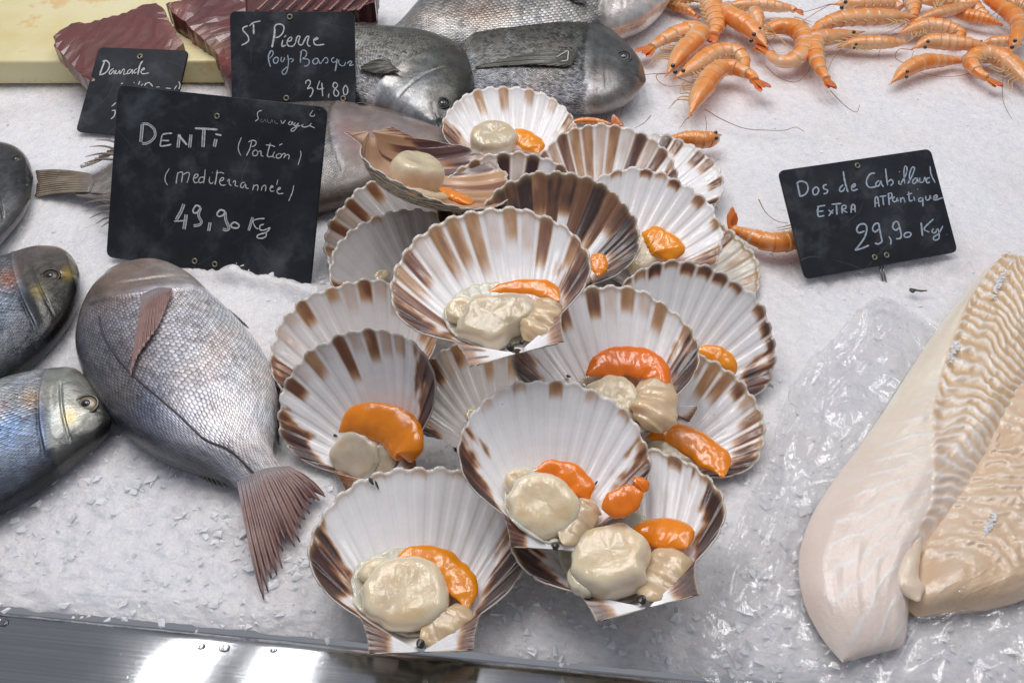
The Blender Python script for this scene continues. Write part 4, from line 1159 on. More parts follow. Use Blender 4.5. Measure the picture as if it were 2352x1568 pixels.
def prawn(label, path, width, z=0.008, side=1, eyes=None, ants=(), legs=True, seed=0, tailspread=0.34, show_tail=True, swim=True, tint=1.0):
    r = np.random.default_rng(500 + seed)
    n = 84
    P = spline(np.array([at(p, z) for p in path]), n)
    L = np.linalg.norm(np.diff(P, axis=0), axis=1).sum()
    t = np.linspace(0, 1, n)
    P = P + ZUP * (0.004 * np.sin(t * math.pi) + 0.002 * (vnoise(t * 3, t * 0, seed) - .5))[:, None]
    T = unit(np.gradient(P, axis=0)); N = unit(np.cross(T, ZUP)) * side; B = np.cross(T, N)
    w = 1.27 * width * mpp(path[len(path) // 2], z)
    prof = np.interp(t, [0, .03, .10, .20, .33, .45, .60, .75, .86, .92, 1], [.06, .20, .46, .78, .96, 1.0, .96, .80, .58, .46, .40])
    root = thing("prawn", P[n // 3] - ZUP * w * .45, label, "prawn", "cooked orange prawns on the ice")

    def piece(name, t0, t1, flare0, flare1, nn=12, band=0.0):
        k = np.linspace(t0, t1, nn)
        ip = lambda a: np.stack([np.interp(k, t, a[:, j]) for j in range(3)], 1)
        C = ip(P); NN = unit(ip(N)); BB = unit(ip(B)); fl = np.linspace(flare0, flare1, nn)
        hw = np.interp(k, t, prof) * w * 0.5 * fl
        V, Q, (cs, sn) = loft(C, NN * hw[:, None], BB * hw[:, None] * 0.86, 18)
        kk = np.r_[np.repeat(np.linspace(0, 1, nn), 18), 0, 1]
        vent = np.r_[np.tile(cs, nn), 0, 0]           # +1 belly side
        nz = fbm(np.r_[np.repeat(k * 22, 18), 0, 0], vent * 2, seed + 3, 3)
        c0 = np.array((0.94, 0.33, 0.05)) * tint; pale = np.array((0.88, 0.62, 0.40)); deep = np.array((0.80, 0.19, 0.015))
        hd = float(name == 'carapace')
        m = np.clip(0.6 * smooth(0.1, 0.9, vent) + 0.9 * (nz - .46), 0, 1)[:, None]
        c = c0 * (1 - m) + pale * m
        d = np.clip(smooth(0.2, 0.9, -vent) * 0.6 + (0.4 - nz) * .6, 0, 1)[:, None]
        c = c * (1 - d) + deep * d
        # mottled heads, faint dark specks on the back
        hm_ = (hd * np.clip(fbm(kk * 9, vent * 2 + kk * 5, seed + 31, 3) * 2.2 - .85, 0, 1) * .6)[:, None]
        c = c * (1 - hm_) + np.array((0.62, 0.36, 0.17)) * hm_
        b_ = (smooth(0.62, 0.86, kk) * band)[:, None]
        c = c * (1 - b_) + np.array((0.86, 0.60, 0.42)) * b_
        return link_mesh(name, V, Q, M_PRAWN, root, col=c)

    piece("carapace", 0.0, 0.37, 1, 1.05, 26)
    cuts = np.linspace(0.35, 0.95, 7)
    for i in range(6):
        piece("segment", cuts[i], cuts[i + 1] + 0.012, 0.93, 1.07, 9, 0.7 * r.random() ** 1.5)
    if show_tail:
        ke = int(.93 * n); e = P[ke]; d0 = unit(P[ke] - P[ke - 7]); nn = N[ke]; bb = B[ke]
        for i, a in enumerate(np.array([-1, -.45, 0, .5, 1]) * tailspread):
            d = unit(d0 * math.cos(a) + nn * math.sin(a) + bb * 0.10 * (i % 2))
            ln = (0.17 if i != 2 else 0.13) * L * (0.9 + .2 * r.random())
            st = np.linspace(0, 1, 10)
            C = (e - d0 * 0.02 * L) + d * (st * ln)[:, None]
            lw = np.interp(st, [0, .35, .75, .95, 1], [.35, .8, 1.0, .6, .1]) * w * (0.17 if i != 2 else .11)
            sd = unit(np.cross(d, bb))
            V, Q, _ = loft(C, sd * lw[:, None], bb * lw[:, None] * 0.22, 10)
            kk = np.r_[np.repeat(st, 10), 0, 1][:, None]
            c = np.array((0.84, 0.27, 0.04)) * (1 - kk) + np.array((0.66, 0.13, 0.02)) * kk
            link_mesh("tail_blade", V, Q, M_PRAWN, root, col=c * tint)
    # rostrum spike
    e = P[2]; d = unit(P[0] - P[7])
    V, Q = tube(np.stack([e - d * 0.03 * L, e + d * 0.03 * L, e + d * 0.07 * L - N[0] * 0.004 * 0]), [w * .09, w * .05, w * .008], 6)
    link_mesh("rostrum", V, Q, M_PRAWN, root, col=np.tile((0.80, 0.25, 0.04), (len(V), 1)))
    # eyes
    if eyes is None:
        k = int(0.10 * n)
        eyes_w = [P[k] + B[k] * prof[k] * w * .40 * np.sign(B[k][2] + 1e-9) - N[k] * prof[k] * w * 0.30]
    else:
        eyes_w = []
        for q in eyes:
            zz = z + 0.004 + w * 0.26
            eyes_w.append(at(q, zz))
    for q in eyes_w:
        V, Q = ball(q, w * .105, w * .105, w * .10, np.array([1., 0, 0]), np.array([0, 1., 0]), ZUP, 9, 12)
        link_mesh("eye", V, Q, M_EYEB, root)
    if legs:
        for i in range(6):
            k = int((0.15 + 0.034 * i) * n)
            a = P[k] + N[k] * prof[k] * w * .42 + ZUP * w * .12 * (r.random() - .2)
            l1 = w * (0.35 + .25 * r.random()); l2 = w * (.5 + .5 * r.random())
            kne = a + N[k] * l1 - T[k] * l1 * (0.3 + .4 * r.random())
            end = kne + N[k] * l2 * 0.25 + T[k] * l2 * (0.9 if i > 1 else -0.8) - ZUP * w * .15
            V, Q = tube(spline(np.stack([a, (a + kne) / 2 + ZUP * w * .05, kne, end]), 12), np.linspace(w * .038, w * .013, 12), 6)
            link_mesh("leg", V, Q, M_LEG, root)
        if swim:
            for i in range(5):
                k = int((0.41 + 0.088 * i) * n)
                a = P[k] + N[k] * prof[k] * w * .44 + ZUP * w * .08
                end = a + N[k] * w * .22 - T[k] * w * .12
                V, Q = tube(spline(np.stack([a, (a + end) / 2 - T[k] * w * .03, end]), 8), np.linspace(w * .06, w * .022, 8), 7, ZUP, 0.6)
                link_mesh("swimmeret", V, Q, M_LEG, root)
    al = list(ants)
    if not al:
        e = P[1]
        for sgn in (1, -1):
            q = [e]; d = unit(P[0] - P[6]); q_ = e
            turn = (r.random() - .4) * 0.5 * sgn
            for j in range(7):
                ca, sa = math.cos(turn), math.sin(turn)
                d = np.array([d[0] * ca - d[1] * sa, d[0] * sa + d[1] * ca, 0])
                q_ = q_ + d * L * .10; q_ = np.array([q_[0], q_[1], max(0.0015, z * (1 - j / 4))]); q.append(q_)
            V, Q = tube(spline(np.array(q), 30), np.linspace(w * .022, w * .008, 30), 5)
            link_mesh("antenna", V, Q, M_ANT, root)
    for pl in al:
        q = [at(p, max(0.0045, z * (1 - i * .4))) for i, p in enumerate(pl)]
        V, Q = tube(spline(np.array(q), 50), np.linspace(0.00042, 0.00022, 50), 5)
        link_mesh("antenna", V, Q, M_ANT, root)
    return root


def T_(*l): return [(1450.7 + .43167 * x, .43167 * y) for x, y in l]
def A1_(*l): return [(1450.7 + .19206 * x, .19206 * y) for x, y in l]
def A2_(*l): return [(1900.7 + .19206 * x, .19206 * y) for x, y in l]
def U_(*l): return [(1289.5 + .24672 * x, 225.7 + .24672 * y) for x, y in l]


prawn("bent prawn with its head pointing down, just right of the grey bream's mouth", A1_((425, 890), (510, 770), (620, 640), (740, 540), (800, 450), (730, 400), (590, 420), (470, 450), (330, 510), (200, 585)), 38, .010, -1, eyes=A1_((495, 790), (522, 865)), seed=1,
      ants=[A1_((430, 880), (310, 890), (310, 960), (420, 1030), (580, 1020), (640, 980)), A1_((400, 885), (200, 890), (20, 930))])
prawn("upper prawn of the crossed curled pair, its back arched over the other", A1_((515, 930), (640, 880), (790, 800), (930, 710), (1080, 660), (1230, 660), (1340, 740), (1360, 850)), 36, .011, 1, eyes=A1_((618, 848)), seed=2, show_tail=False,
      ants=[A1_((520, 920), (700, 990), (780, 1060), (800, 1110))])
prawn("lower prawn of the crossed curled pair, head down towards the scallops", A1_((700, 1370), (770, 1210), (860, 1080), (950, 950), (1070, 850), (1200, 840), (1330, 880), (1440, 930), (1480, 1010)), 38, .013, -1, eyes=[], seed=3, tailspread=.3,
      ants=[U_((1330, 100), (1500, 200), (1700, 280), (1900, 298), (2080, 298), (2180, 270), (2260, 310)), U_((1215, 155), (1150, 210), (1108, 275))])
prawn("prawn facing right with two black eyes above the bare ice gap, back arched", A1_((1610, 560), (1510, 470), (1390, 360), (1260, 270), (1150, 200), (1110, 120), (1180, 60)), 38, .016, 1, eyes=A1_((1465, 415), (1430, 490)), seed=4, show_tail=False,
      ants=[A1_((1600, 540), (1750, 430), (1880, 430)), A1_((1560, 530), (1540, 600))])
prawn("long straight prawn at the top with its tail fan folded down at right", A1_((1080, 60), (1180, 85), (1330, 100), (1480, 105), (1640, 110), (1790, 115), (1900, 110), (1975, 140)), 27, .012, 1, eyes=[], seed=5)
prawn("prawn standing tail down, its pale underside turned to the silver fish", A1_((920, -60), (925, 40), (960, 150), (1000, 250), (1015, 340), (990, 410), (965, 450)), 42, .010, 1, eyes=A1_((925, 8)), seed=6, tailspread=.2)
prawn("prawn tail poking out from under the white head of the silver fish", A1_((350, 20), (440, 70), (560, 125), (680, 160), (780, 190)), 21, .006, -1, eyes=[], seed=7, legs=False)
prawn("small prawn head pointing down onto the arched prawn's back", A1_((1555, 355), (1515, 290), (1475, 220), (1450, 150), (1440, 110)), 25, .020, -1, eyes=A1_((1537, 338)), seed=8, show_tail=False, legs=False, tint=.92)
prawn("prawn curled into a full ring with white bands across its back", A1_((1565, 480), (1590, 400), (1720, 345), (1880, 350), (2010, 420), (2070, 530), (2040, 660), (1920, 750), (1790, 760), (1680, 700), (1650, 620)), 38, .012, -1, eyes=[], seed=9, tailspread=.2,
      ants=[A1_((1600, 790), (1750, 920), (1950, 985), (2080, 900), (2150, 780), (2130, 690))])
prawn("long prawn with a fringe of pale legs, lying across the middle of the heap", T_((1530, 95), (1400, 100), (1270, 108), (1120, 120), (1010, 145), (950, 185)), 34, .016, -1, eyes=[], seed=10, show_tail=False)
prawn("prawn hanging tail down towards the empty ice, left end of the long heap", T_((1225, 172), (1150, 195), (1060, 215), (985, 230), (968, 285), (985, 345), (1015, 400), (1050, 440)), 34, .013, -1, eyes=T_((1183, 172)), seed=11, tailspread=.15,
      ants=[A2_((30, 1080), (150, 1210), (270, 1310), (350, 1340), (385, 1260))])
prawn("prawn with one clear black eye, facing left under the leg fringe", T_((1105, 255), (1180, 243), (1260, 242), (1340, 240), (1420, 232), (1460, 222)), 27, .010, 1, eyes=T_((1195, 237), (1184, 256)), seed=12, show_tail=False,
      ants=[A2_((180, 560), (60, 720), (10, 830), (-10, 900))])
prawn("pale backed prawn in the shade behind the one-eyed prawn", T_((1420, 178), (1500, 165), (1590, 158), (1680, 168), (1745, 190), (1720, 215)), 32, .010, 1, eyes=[], seed=13)
prawn("two-eyed prawn with cream tail rings, right of the one-eyed prawn", T_((1500, 258), (1570, 240), (1650, 243), (1740, 248), (1820, 252), (1890, 252)), 32, .014, 1, eyes=T_((1562, 252), (1577, 222)), seed=14, show_tail=False, legs=False,
      ants=[A2_((1020, 600), (860, 590), (810, 680), (880, 740), (980, 745), (1030, 610))])
prawn("two-eyed prawn lowest at the right, its rostrum pointing left over bare ice", T_((1385, 440), (1440, 400), (1520, 362), (1600, 342), (1690, 328), (1765, 322)), 31, .009, -1, eyes=T_((1467, 382), (1463, 410)), seed=15, show_tail=False, legs=False,
      ants=[A2_((820, 970), (780, 990), (735, 1020))])
prawn("prawn curled belly up at the right edge, showing its pale legs", T_((2160, 480), (2080, 420), (2000, 350), (1920, 315), (1840, 315), (1800, 350), (1850, 400), (1920, 428)), 36, .011, -1, eyes=[], seed=16, tailspread=.2)
prawn("prawn with two black eyes at the top edge, left end of the upper row", T_((1085, 25), (1140, 25), (1220, 35), (1310, 35), (1390, 30), (1440, 50)), 36, .014, 1, eyes=T_((1118, 42), (1138, 12)), seed=17, show_tail=False)
prawn("prawn seen end on at the top edge, tail pointing at the viewer", T_((1480, -70), (1485, -20), (1490, 30), (1500, 75), (1502, 100)), 32, .016, 1, eyes=[], seed=18, legs=False, tailspread=.15)
prawn("slim brownish prawn slanting up to the right in the top row", T_((1500, 115), (1570, 98), (1650, 82), (1730, 62), (1790, 38), (1830, 18)), 22, .018, 1, eyes=[], seed=19, legs=False, tailspread=.12, tint=.86)
prawn("glossy orange prawn with a straight folded tail, below the slim brownish one", T_((1700, 85), (1760, 95), (1830, 112), (1900, 126), (1950, 134)), 26, .011, -1, eyes=[], seed=20, tailspread=.12, legs=False)
prawn("pale prawn with two eyes coming in from the top right corner, head down", T_((2010, 285), (2045, 220), (2062, 150), (2010, 90), (1950, 45), (1890, 5), (1860, -40)), 34, .016, 1, eyes=T_((2040, 218), (2025, 252)), seed=21, show_tail=False, tint=.9)
prawn("small prawn head with two eyes pointing left at the right of the heap", T_((1862, 232), (1905, 232), (1960, 240), (2010, 235), (2060, 220)), 22, .010, 1, eyes=T_((1861, 220), (1892, 240)), seed=22, show_tail=False, legs=False)
prawn("fat orange prawn in the middle of the top edge", T_((1530, 20), (1610, 10), (1700, 15), (1790, 45), (1860, 80), (1900, 95)), 40, .010, 1, eyes=[], seed=23, show_tail=False)
prawn("brownish prawn in the top right corner under the dark sign", T_((1985, 45), (2030, 40), (2080, 50), (2140, 70)), 32, .012, 1, eyes=[], seed=24, show_tail=False, legs=False, tint=.8)
prawn("orange prawn half hidden on the top edge beside the white fish head", T_((150, -20), (240, 5), (330, -10), (420, 5), (480, 20)), 30, .012, 1, eyes=T_((405, 5)), seed=25, show_tail=False)
prawn("lone curled prawn between the scallops and the right slate sign", U_((2420, 1230), (2300, 1300), (2170, 1350), (2020, 1385), (1880, 1370), (1760, 1310), (1650, 1250), (1575, 1205)), 40, .010, 1, eyes=[], seed=26, show_tail=False, legs=True,
      ants=[U_((1835, 940), (1900, 1060), (2000, 1140), (2110, 1165))])
q = bpy.data.objects["prawn.025"]
for (a, b_, wd) in (((1575, 1225), (1592, 1005), 11), ((1600, 1215), (1622, 1060), 8)):
    A_, B_ = U_(a)[0], U_(b_)[0]
    C = np.linspace(at(A_, .010), at(B_, .022), 12); st = np.linspace(0, 1, 12)
    lw = np.interp(st, [0, .3, .6, .9, 1], [.5, .9, 1, .4, .05]) * wd * mpp(A_)
    d = unit(C[-1] - C[0]); sd = unit(np.cross(d, [0, -.6, .8]))
    V, Q_, _ = loft(C, sd * lw[:, None], np.cross(sd, d) * lw[:, None] * .2, 10)
    link_mesh("tail_blade", V, Q_, M_PRAWN, q, col=np.tile((0.72, 0.20, 0.03), (len(V), 1)))
prawn("prawn head sticking up from the ice behind the back right scallop", U_((1475, 350), (1440, 350), (1390, 400), (1310, 425), (1220, 415), (1120, 400), (1000, 390)), 34, .012, 1, eyes=U_((1437, 320), (1445, 373)), seed=27, show_tail=False, legs=False, ants=[U_((1345, 310), (1350, 240), (1337, 170))])
prawn("prawn tail lying flat beneath the grey bream's belly by the top scallop", U_((-160, 130), (-60, 120), (60, 112), (170, 110), (240, 112)), 17, .005, -1, eyes=[], seed=28, legs=False, tailspread=.12, ants=[U_((500, 10), (430, 130), (415, 215))])
tp = prawn("prawn tail with one raised red brown fin, behind the brown striped scallop", U_((40, 245), (140, 243), (250, 246), (380, 250), (500, 262)), 13, .010, -1, eyes=[], seed=29, legs=False, show_tail=False, ants=[U_((590, 20), (560, 130), (530, 190)), U_((835, 160), (770, 230), (680, 280))])
A_, B_ = U_((525, 275))[0], U_((480, 150))[0]
C = np.linspace(at(A_, .010), at(B_, .018), 12); st = np.linspace(0, 1, 12)
lw = np.interp(st, [0, .3, .6, .9, 1], [1.2, 1.0, .75, .3, .04]) * 13 * mpp(A_)
d = unit(C[-1] - C[0]); sd = unit(np.cross(d, [0, -.6, .8]))
V, Q_, _ = loft(C, sd * lw[:, None], np.cross(sd, d) * lw[:, None] * .2, 10)
link_mesh("tail_blade", V, Q_, M_PRAWN, tp, col=np.tile((0.66, 0.19, 0.04), (len(V), 1)))

# ------------------------------------------------------------------ slate price signs
def slate_mat():
    m, nt, b = new_mat("slate_board")
    v = coords(nt)
    n1 = noise_tex(nt, v, 28, 5, 0.65)
    n2 = noise_tex(nt, v, 240, 4, 0.7)
    # chalk dust smears and fine curved scratches
    dn = noise_tex(nt, v, 11, 4, 0.6, 1.5)
    dust = ramp(nt, math_n(nt, 'MULTIPLY', dn, n1), [(0.26, (0, 0, 0)), (0.52, (1, 1, 1))])
    scr = None
    for k, (ang, sc, off) in enumerate(((0.3, 5.0, 0), (1.1, 4.0, 2.3), (2.2, 6.0, 5.1), (-0.5, 3.5, 8.0))):
        mp = nd(nt, 'ShaderNodeMapping'); mp.inputs['Rotation'].default_value = (0.4 * k, ang, ang * 1.3); mp.inputs['Location'].default_value = (off, off, off)
        lk(nt, v, mp.inputs[0])
        nn = noise_tex(nt, mp.outputs[0], sc * 1.6, 0, 0.5, 0.0)
        line = math_n(nt, 'COMPARE', nn, 0.5 + 0.02 * k, 0.0009)
        gate = ramp(nt, noise_tex(nt, mp.outputs[0], 26, 2), [(0.5, (0, 0, 0)), (0.62, (1, 1, 1))])
        l2 = math_n(nt, 'MULTIPLY', math_n(nt, 'MULTIPLY', line, gate), 0.5)
        scr = l2 if scr is None else math_n(nt, 'MAXIMUM', scr, l2)
    c = ramp(nt, n1, [(0.3, (0.011, 0.0135, 0.018)), (0.7, (0.026, 0.030, 0.038))])
    c = mix_c(nt, math_n(nt, 'MULTIPLY', dust, 0.5), c, (0.20, 0.22, 0.25))
    spk = ramp(nt, n2, [(0.735, (0, 0, 0)), (0.76, (1, 1, 1))])
    c = mix_c(nt, math_n(nt, 'MULTIPLY', math_n(nt, 'MULTIPLY', spk, dn), 0.5), c, (0.42, 0.43, 0.42))
    c = mix_c(nt, math_n(nt, 'MULTIPLY', scr, 0.22), c, (0.42, 0.43, 0.42))
    lk(nt, c, b.inputs['Base Color'])
    setp(b, Specular_IOR_Level=0.35)
    lk(nt, math_n(nt, 'MULTIPLY_ADD', n1, 0.35, 0.24), b.inputs['Roughness'])
    lk(nt, bump(nt, math_n(nt, 'ADD', n2, scr), 0.08, 0.0006), b.inputs['Normal'])
    return m


def ink_mat(name, c0):
    m, nt, b = new_mat(name)
    v = coords(nt)
    n = noise_tex(nt, v, 420, 4, 0.7)
    lk(nt, ramp(nt, n, [(0.28, tuple(x * 0.55 for x in c0)), (0.6, c0)]), b.inputs['Base Color'])
    setp(b, Roughness=0.6)
    return m


M_SLATE = slate_mat()
M_CHALK = ink_mat("chalk_ink_white", (0.72, 0.74, 0.74))
M_CHALKB = ink_mat("chalk_ink_bluish", (0.44, 0.52, 0.62))
M_CHALKG = ink_mat("chalk_ink_grey", (0.26, 0.29, 0.33))
M_CHALKF = ink_mat("chalk_ink_faded", (0.20, 0.21, 0.22))
M_BRASS, nt, b = new_mat("eyelet_metal"); setp(b, Base_Color=(0.30, 0.27, 0.20, 1), Metallic=0.7, Roughness=0.5)
M_PIN, nt, b = new_mat("pin_metal"); setp(b, Base_Color=(0.30, 0.30, 0.29, 1), Metallic=1.0, Roughness=0.35)


def sign(label, corners, zb, crop, texts, eyelets, rad=16, mats=None, stake=None, wob=0.0):
    TL, TR, BR, BL = [np.array(c, float) for c in corners]
    P_BL = at(BL, zb[0]); P_BR = at(BR, zb[1])
    ex = unit(P_BR - P_BL)
    best = None
    for th in np.radians(np.arange(35, 112, 1.0)):
        hz_ = unit(np.cross(ZUP, ex))
        up = hz_ * math.cos(th) + ZUP * math.sin(th); up = unit(up - ex * (up @ ex))
        nn = np.cross(ex, up)
        q = [at_plane(p, P_BL, nn) for p in (TL, TR, BR, BL)]
        e = [unit(q[1] - q[0]), unit(q[2] - q[1]), unit(q[3] - q[2]), unit(q[0] - q[3])]
        cost = sum((e[i] @ e[(i + 1) % 4]) ** 2 for i in range(4))
        if best is None or cost < best[0]:
            best = (cost, nn, up, q, math.degrees(th))
    cost, nn, up, q, th = best
    if nn @ (CAM - P_BL) < 0:
        nn = -nn
    # rounded outline, traced round the four corners
    out = []
    for i in range(4):
        c = q[i]; a = unit(q[i - 1] - c); b_ = unit(q[(i + 1) % 4] - c)
        r = rad * mpp((TL + BR) / 2, zb[0])
        p0 = c + a * r; p2 = c + b_ * r
        for t in np.linspace(0, 1, 7):
            out.append((1 - t) ** 2 * p0 + 2 * t * (1 - t) * c + t * t * p2)
    out = np.array(out); n = len(out); cen = out.mean(0); w = 0.0024; bv = 0.0005
    ins = out + unit(cen - out) * bv
    V = np.vstack([ins, out - nn * bv, out - nn * (w - bv), ins - nn * w])
    Fc = [tuple(range(n)), tuple(3 * n + i for i in range(n))[::-1]]
    for l in range(3):
        Fc += [(l * n + i, (l + 1) * n + i, (l + 1) * n + (i + 1) % n, l * n + (i + 1) % n) for i in range(n)]
    root = thing("price_sign", (P_BL + P_BR) / 2, label, "price sign", "slate price signs stuck in the ice")
    bo = link_mesh("board", V, Fc, M_SLATE, root, smooth_shade=False)
    bmx = bmesh.new(); bmx.from_mesh(bo.data); bmesh.ops.recalc_face_normals(bmx, faces=bmx.faces); bmx.to_mesh(bo.data); bmx.free()
    N0, s = crop
    cv = lambda p: ((N0[0] + p[0] / s) * 0.644737, (N0[1] + p[1] / s) * 0.644737)
    lvl = 0

    def ribbon(pts, wpx, lift):
        P = np.array([at_plane(cv(p), P_BL + nn * lift, nn) for p in pts])
        L = np.linalg.norm(np.diff(P, axis=0), axis=1).sum()
        hw = wpx / s * 0.644737 * mpp((TL + BR) / 2, zb[0]) * 0.5
        m_ = max(4, int(L / 0.0007))
        if len(P) > 2:
            P = spline(P, m_)
        else:
            P = P[0] + (P[1] - P[0]) * np.linspace(0, 1, m_)[:, None]
        T = unit(np.gradient(P, axis=0)); S_ = unit(np.cross(nn, T))
        k = np.linspace(0, 1, m_)
        h = hw * (0.88 + 0.35 * (vnoise(k * L * 900, k * 0, len(pts)) - .5)) * np.clip(np.minimum(k, 1 - k) * L / hw * 1.4 + .45, 0, 1)
        V = np.stack([P - S_ * h[:, None], P + S_ * h[:, None]], 1).reshape(-1, 3)
        return V, [tuple(x) for x in quads(m_, 2)]

    for (nm, mat, strokes) in texts:
        parts = []; mid = []
        for j, stx in enumerate(strokes):
            wpx, pts = stx[0], stx[1:]
            lift = 0.00022 + 0.000025 * (j % 7)
            if len(pts) == 1:
                pts = (pts[0], (pts[0][0] + wpx * .4, pts[0][1] + wpx * .15))
            if wpx >= 26 and mat is M_CHALK and len(corners) == 4 and rad == 17:
                # broad marker stroke: pale edges round a thinner grey middle
                mid.append(ribbon(pts, wpx * .8, 0.0002))
                P = np.array(pts, float); T = unit(np.gradient(P, axis=0)); S_ = np.stack([-T[:, 1], T[:, 0]], 1)
                for sg in (-1, 1):
                    parts.append(ribbon([tuple(x) for x in P + S_ * sg * wpx * 0.36], wpx * .30, lift + 0.0001))
            else:
                parts.append(ribbon(pts, wpx, lift))
        V, Fq = join(parts)
        link_mesh(nm, V, Fq, mat, root)
        if mid:
            V, Fq = join(mid)
            link_mesh("stroke_fill", V, Fq, M_CHALKG, root)
    for p in eyelets:
        c = at_plane(cv(p), P_BL + nn * 0.0004, nn); r = 5.2 * mpp(cv(p), c[2])
        t = np.linspace(0, 2 * math.pi, 21)
        P = c + (np.cos(t)[:, None] * ex + np.sin(t)[:, None] * up) * r
        V, Fq = tube(P, r * .36, 8, nn)
        e = link_mesh("eyelet", V, Fq, M_BRASS, root)
        V, Fq = ball(c - nn * 0.0006, r * .8, r * .8, 0.0004, ex, up, nn, 6, 12)
        link_mesh("eyelet_hole", V, Fq, M_EYEB, e)
    if stake:
        a, b_ = at_plane(cv(stake[0]), P_BL - nn * 0.003, nn), at_plane(cv(stake[1]), P_BL - nn * 0.003, nn)
        for d in (-1, 1):
            V, Fq = tube(np.stack([a, b_, b_ + (b_ - a) * 1.2]) + ex * d * 0.0012, 0.0007, 7, nn)
            link_mesh("stake", V, Fq, M_PIN, root)
    print("sign tilt", th, "cost", cost)
    return root


def mv(dx, dy, strokes):
    return [(st[0],) + tuple((p[0] + dx, p[1] + dy) for p in st[1:]) for st in strokes]


den = [(34, (322, 245), (305, 440)), (26, (318, 245), (385, 250), (445, 300), (458, 365), (425, 420), (370, 452), (318, 455)),
       (15, (640, 346), (590, 348), (540, 360), (525, 400), (510, 482)), (14, (528, 422), (610, 425)), (15, (510, 484), (570, 478), (632, 464)),
       (32, (718, 355), (702, 500)), (22, (706, 362), (800, 472)), (32, (842, 358), (826, 500)),
       (20, (882, 292), (1000, 298), (1125, 306)), (36, (980, 300), (970, 495)), (36, (1108, 405), (1090, 492)), (18, (1100, 354), (1168, 368))]
po = [(9, (1380, 390), (1350, 470), (1350, 530), (1376, 585)), (11, (1490, 430), (1470, 510), (1435, 585)), (11, (1455, 440), (1500, 420), (1535, 435), (1530, 470), (1490, 492)),
      (10, (1530, 520), (1500, 550), (1510, 585), (1545, 580), (1555, 545), (1530, 520)), (10, (1560, 545), (1588, 535), (1590, 580), (1615, 592)),
      (11, (1690, 450), (1660, 560), (1665, 595), (1718, 592)), (10, (1640, 470), (1700, 475), (1740, 490)), (10, (1735, 540), (1715, 590), (1740, 610)), (10, (1782, 475), (1820, 455)),
      (10, (1790, 560), (1755, 580), (1760, 610), (1795, 605), (1810, 575), (1790, 560)), (10, (1815, 580), (1832, 560), (1850, 572), (1832, 612)), (10, (1845, 590), (1875, 572), (1892, 590), (1880, 626)), (9, (2010, 530), (2016, 580), (1985, 685))]
sauv = [(10, (1600, 100), (1558, 118), (1552, 160), (1560, 192), (1525, 218)), (9, (1800, 205), (1820, 242), (1852, 205)), (9, (1905, 215), (1880, 245), (1910, 255), (1925, 215), (1932, 258)),
        (10, (1960, 230), (1938, 258), (1968, 262), (1992, 232), (1960, 300), (1925, 325), (1910, 308), (1950, 282), (2012, 262)), (10, (2042, 250), (2022, 268), (2058, 280), (2112, 264)), (9, (2132, 240), (2110, 262), (2165, 290)),
        (8, (2145, 100), (2112, 152), (2150, 165), (2166, 142)), (10, (2215, 95))]
sauf = [(8, (1600, 188), (1585, 215), (1612, 226), (1632, 195), (1645, 230)), (8, (1660, 190), (1662, 228), (1690, 235), (1705, 195), (1715, 232)), (8, (1730, 205), (1745, 240), (1775, 238))]
med = [(9, (610, 60), (570, 130), (565, 190), (590, 240)), (12, (702, 100), (690, 160), (682, 226)), (11, (695, 118), (730, 100), (752, 112), (740, 212)), (11, (752, 130), (800, 105), (824, 118), (812, 175), (798, 217)),
       (11, (872, 170), (912, 148), (912, 122), (884, 130), (866, 178), (885, 214), (916, 206)), (11, (990, 160), (945, 155), (922, 195), (940, 215), (978, 198)), (11, (994, 70), (985, 160), (976, 220)),
       (10, (1042, 150), (1036, 200), (1058, 224), (1080, 206)), (12, (1068, 104)), (13, (1124, 76), (1110, 170), (1097, 235)), (10, (1108, 112), (1160, 104), (1196, 116)),
       (11, (1152, 200), (1190, 180), (1184, 160), (1160, 170), (1146, 210), (1170, 240), (1214, 236)), (11, (1226, 200), (1252, 176), (1250, 228), (1276, 244)), (11, (1288, 212), (1312, 190), (1318, 215), (1312, 242), (1346, 254)),
       (11, (1420, 210), (1385, 216), (1370, 254), (1394, 266), (1424, 226), (1428, 268), (1460, 276)), (11, (1512, 230), (1508, 262), (1500, 296)), (10, (1508, 254), (1544, 236), (1558, 256), (1550, 300)),
       (11, (1602, 252), (1592, 300)), (10, (1605, 256), (1630, 238), (1642, 262), (1636, 306)), (11, (1692, 270), (1722, 256), (1702, 246), (1686, 280), (1700, 306), (1732, 300)),
       (11, (1765, 292), (1800, 276), (1785, 264), (1760, 300), (1780, 331), (1830, 326)), (9, (1770, 180), (1756, 240)), (9, (1940, 240), (1926, 310), (1885, 410))]
p49 = [(34, (765, 440), (735, 520), (682, 612)), (14, (658, 624), (720, 622), (790, 616)), (36, (790, 552), (780, 630), (766, 710)),
       (18, (945, 475), (900, 455), (866, 498), (870, 534), (908, 530), (942, 482)), (28, (945, 478), (922, 560), (952, 630), (932, 662), (868, 674)), (32, (1046, 636), (1030, 730)),
       (18, (1210, 520), (1155, 504), (1120, 545), (1140, 574), (1184, 560), (1208, 525)), (30, (1205, 525), (1214, 610), (1246, 696), (1222, 718), (1180, 708)), (18, (1310, 632), (1272, 656), (1280, 690), (1338, 696), (1355, 666), (1310, 632)),
       (26, (1500, 580), (1480, 650), (1458, 725)), (12, (1630, 596), (1560, 600), (1506, 624), (1530, 690), (1562, 706)), (14, (1622, 656), (1580, 672), (1580, 714), (1620, 720), (1688, 692)), (14, (1690, 690), (1650, 740), (1562, 770), (1550, 800), (1600, 806), (1645, 780), (1640, 735))]
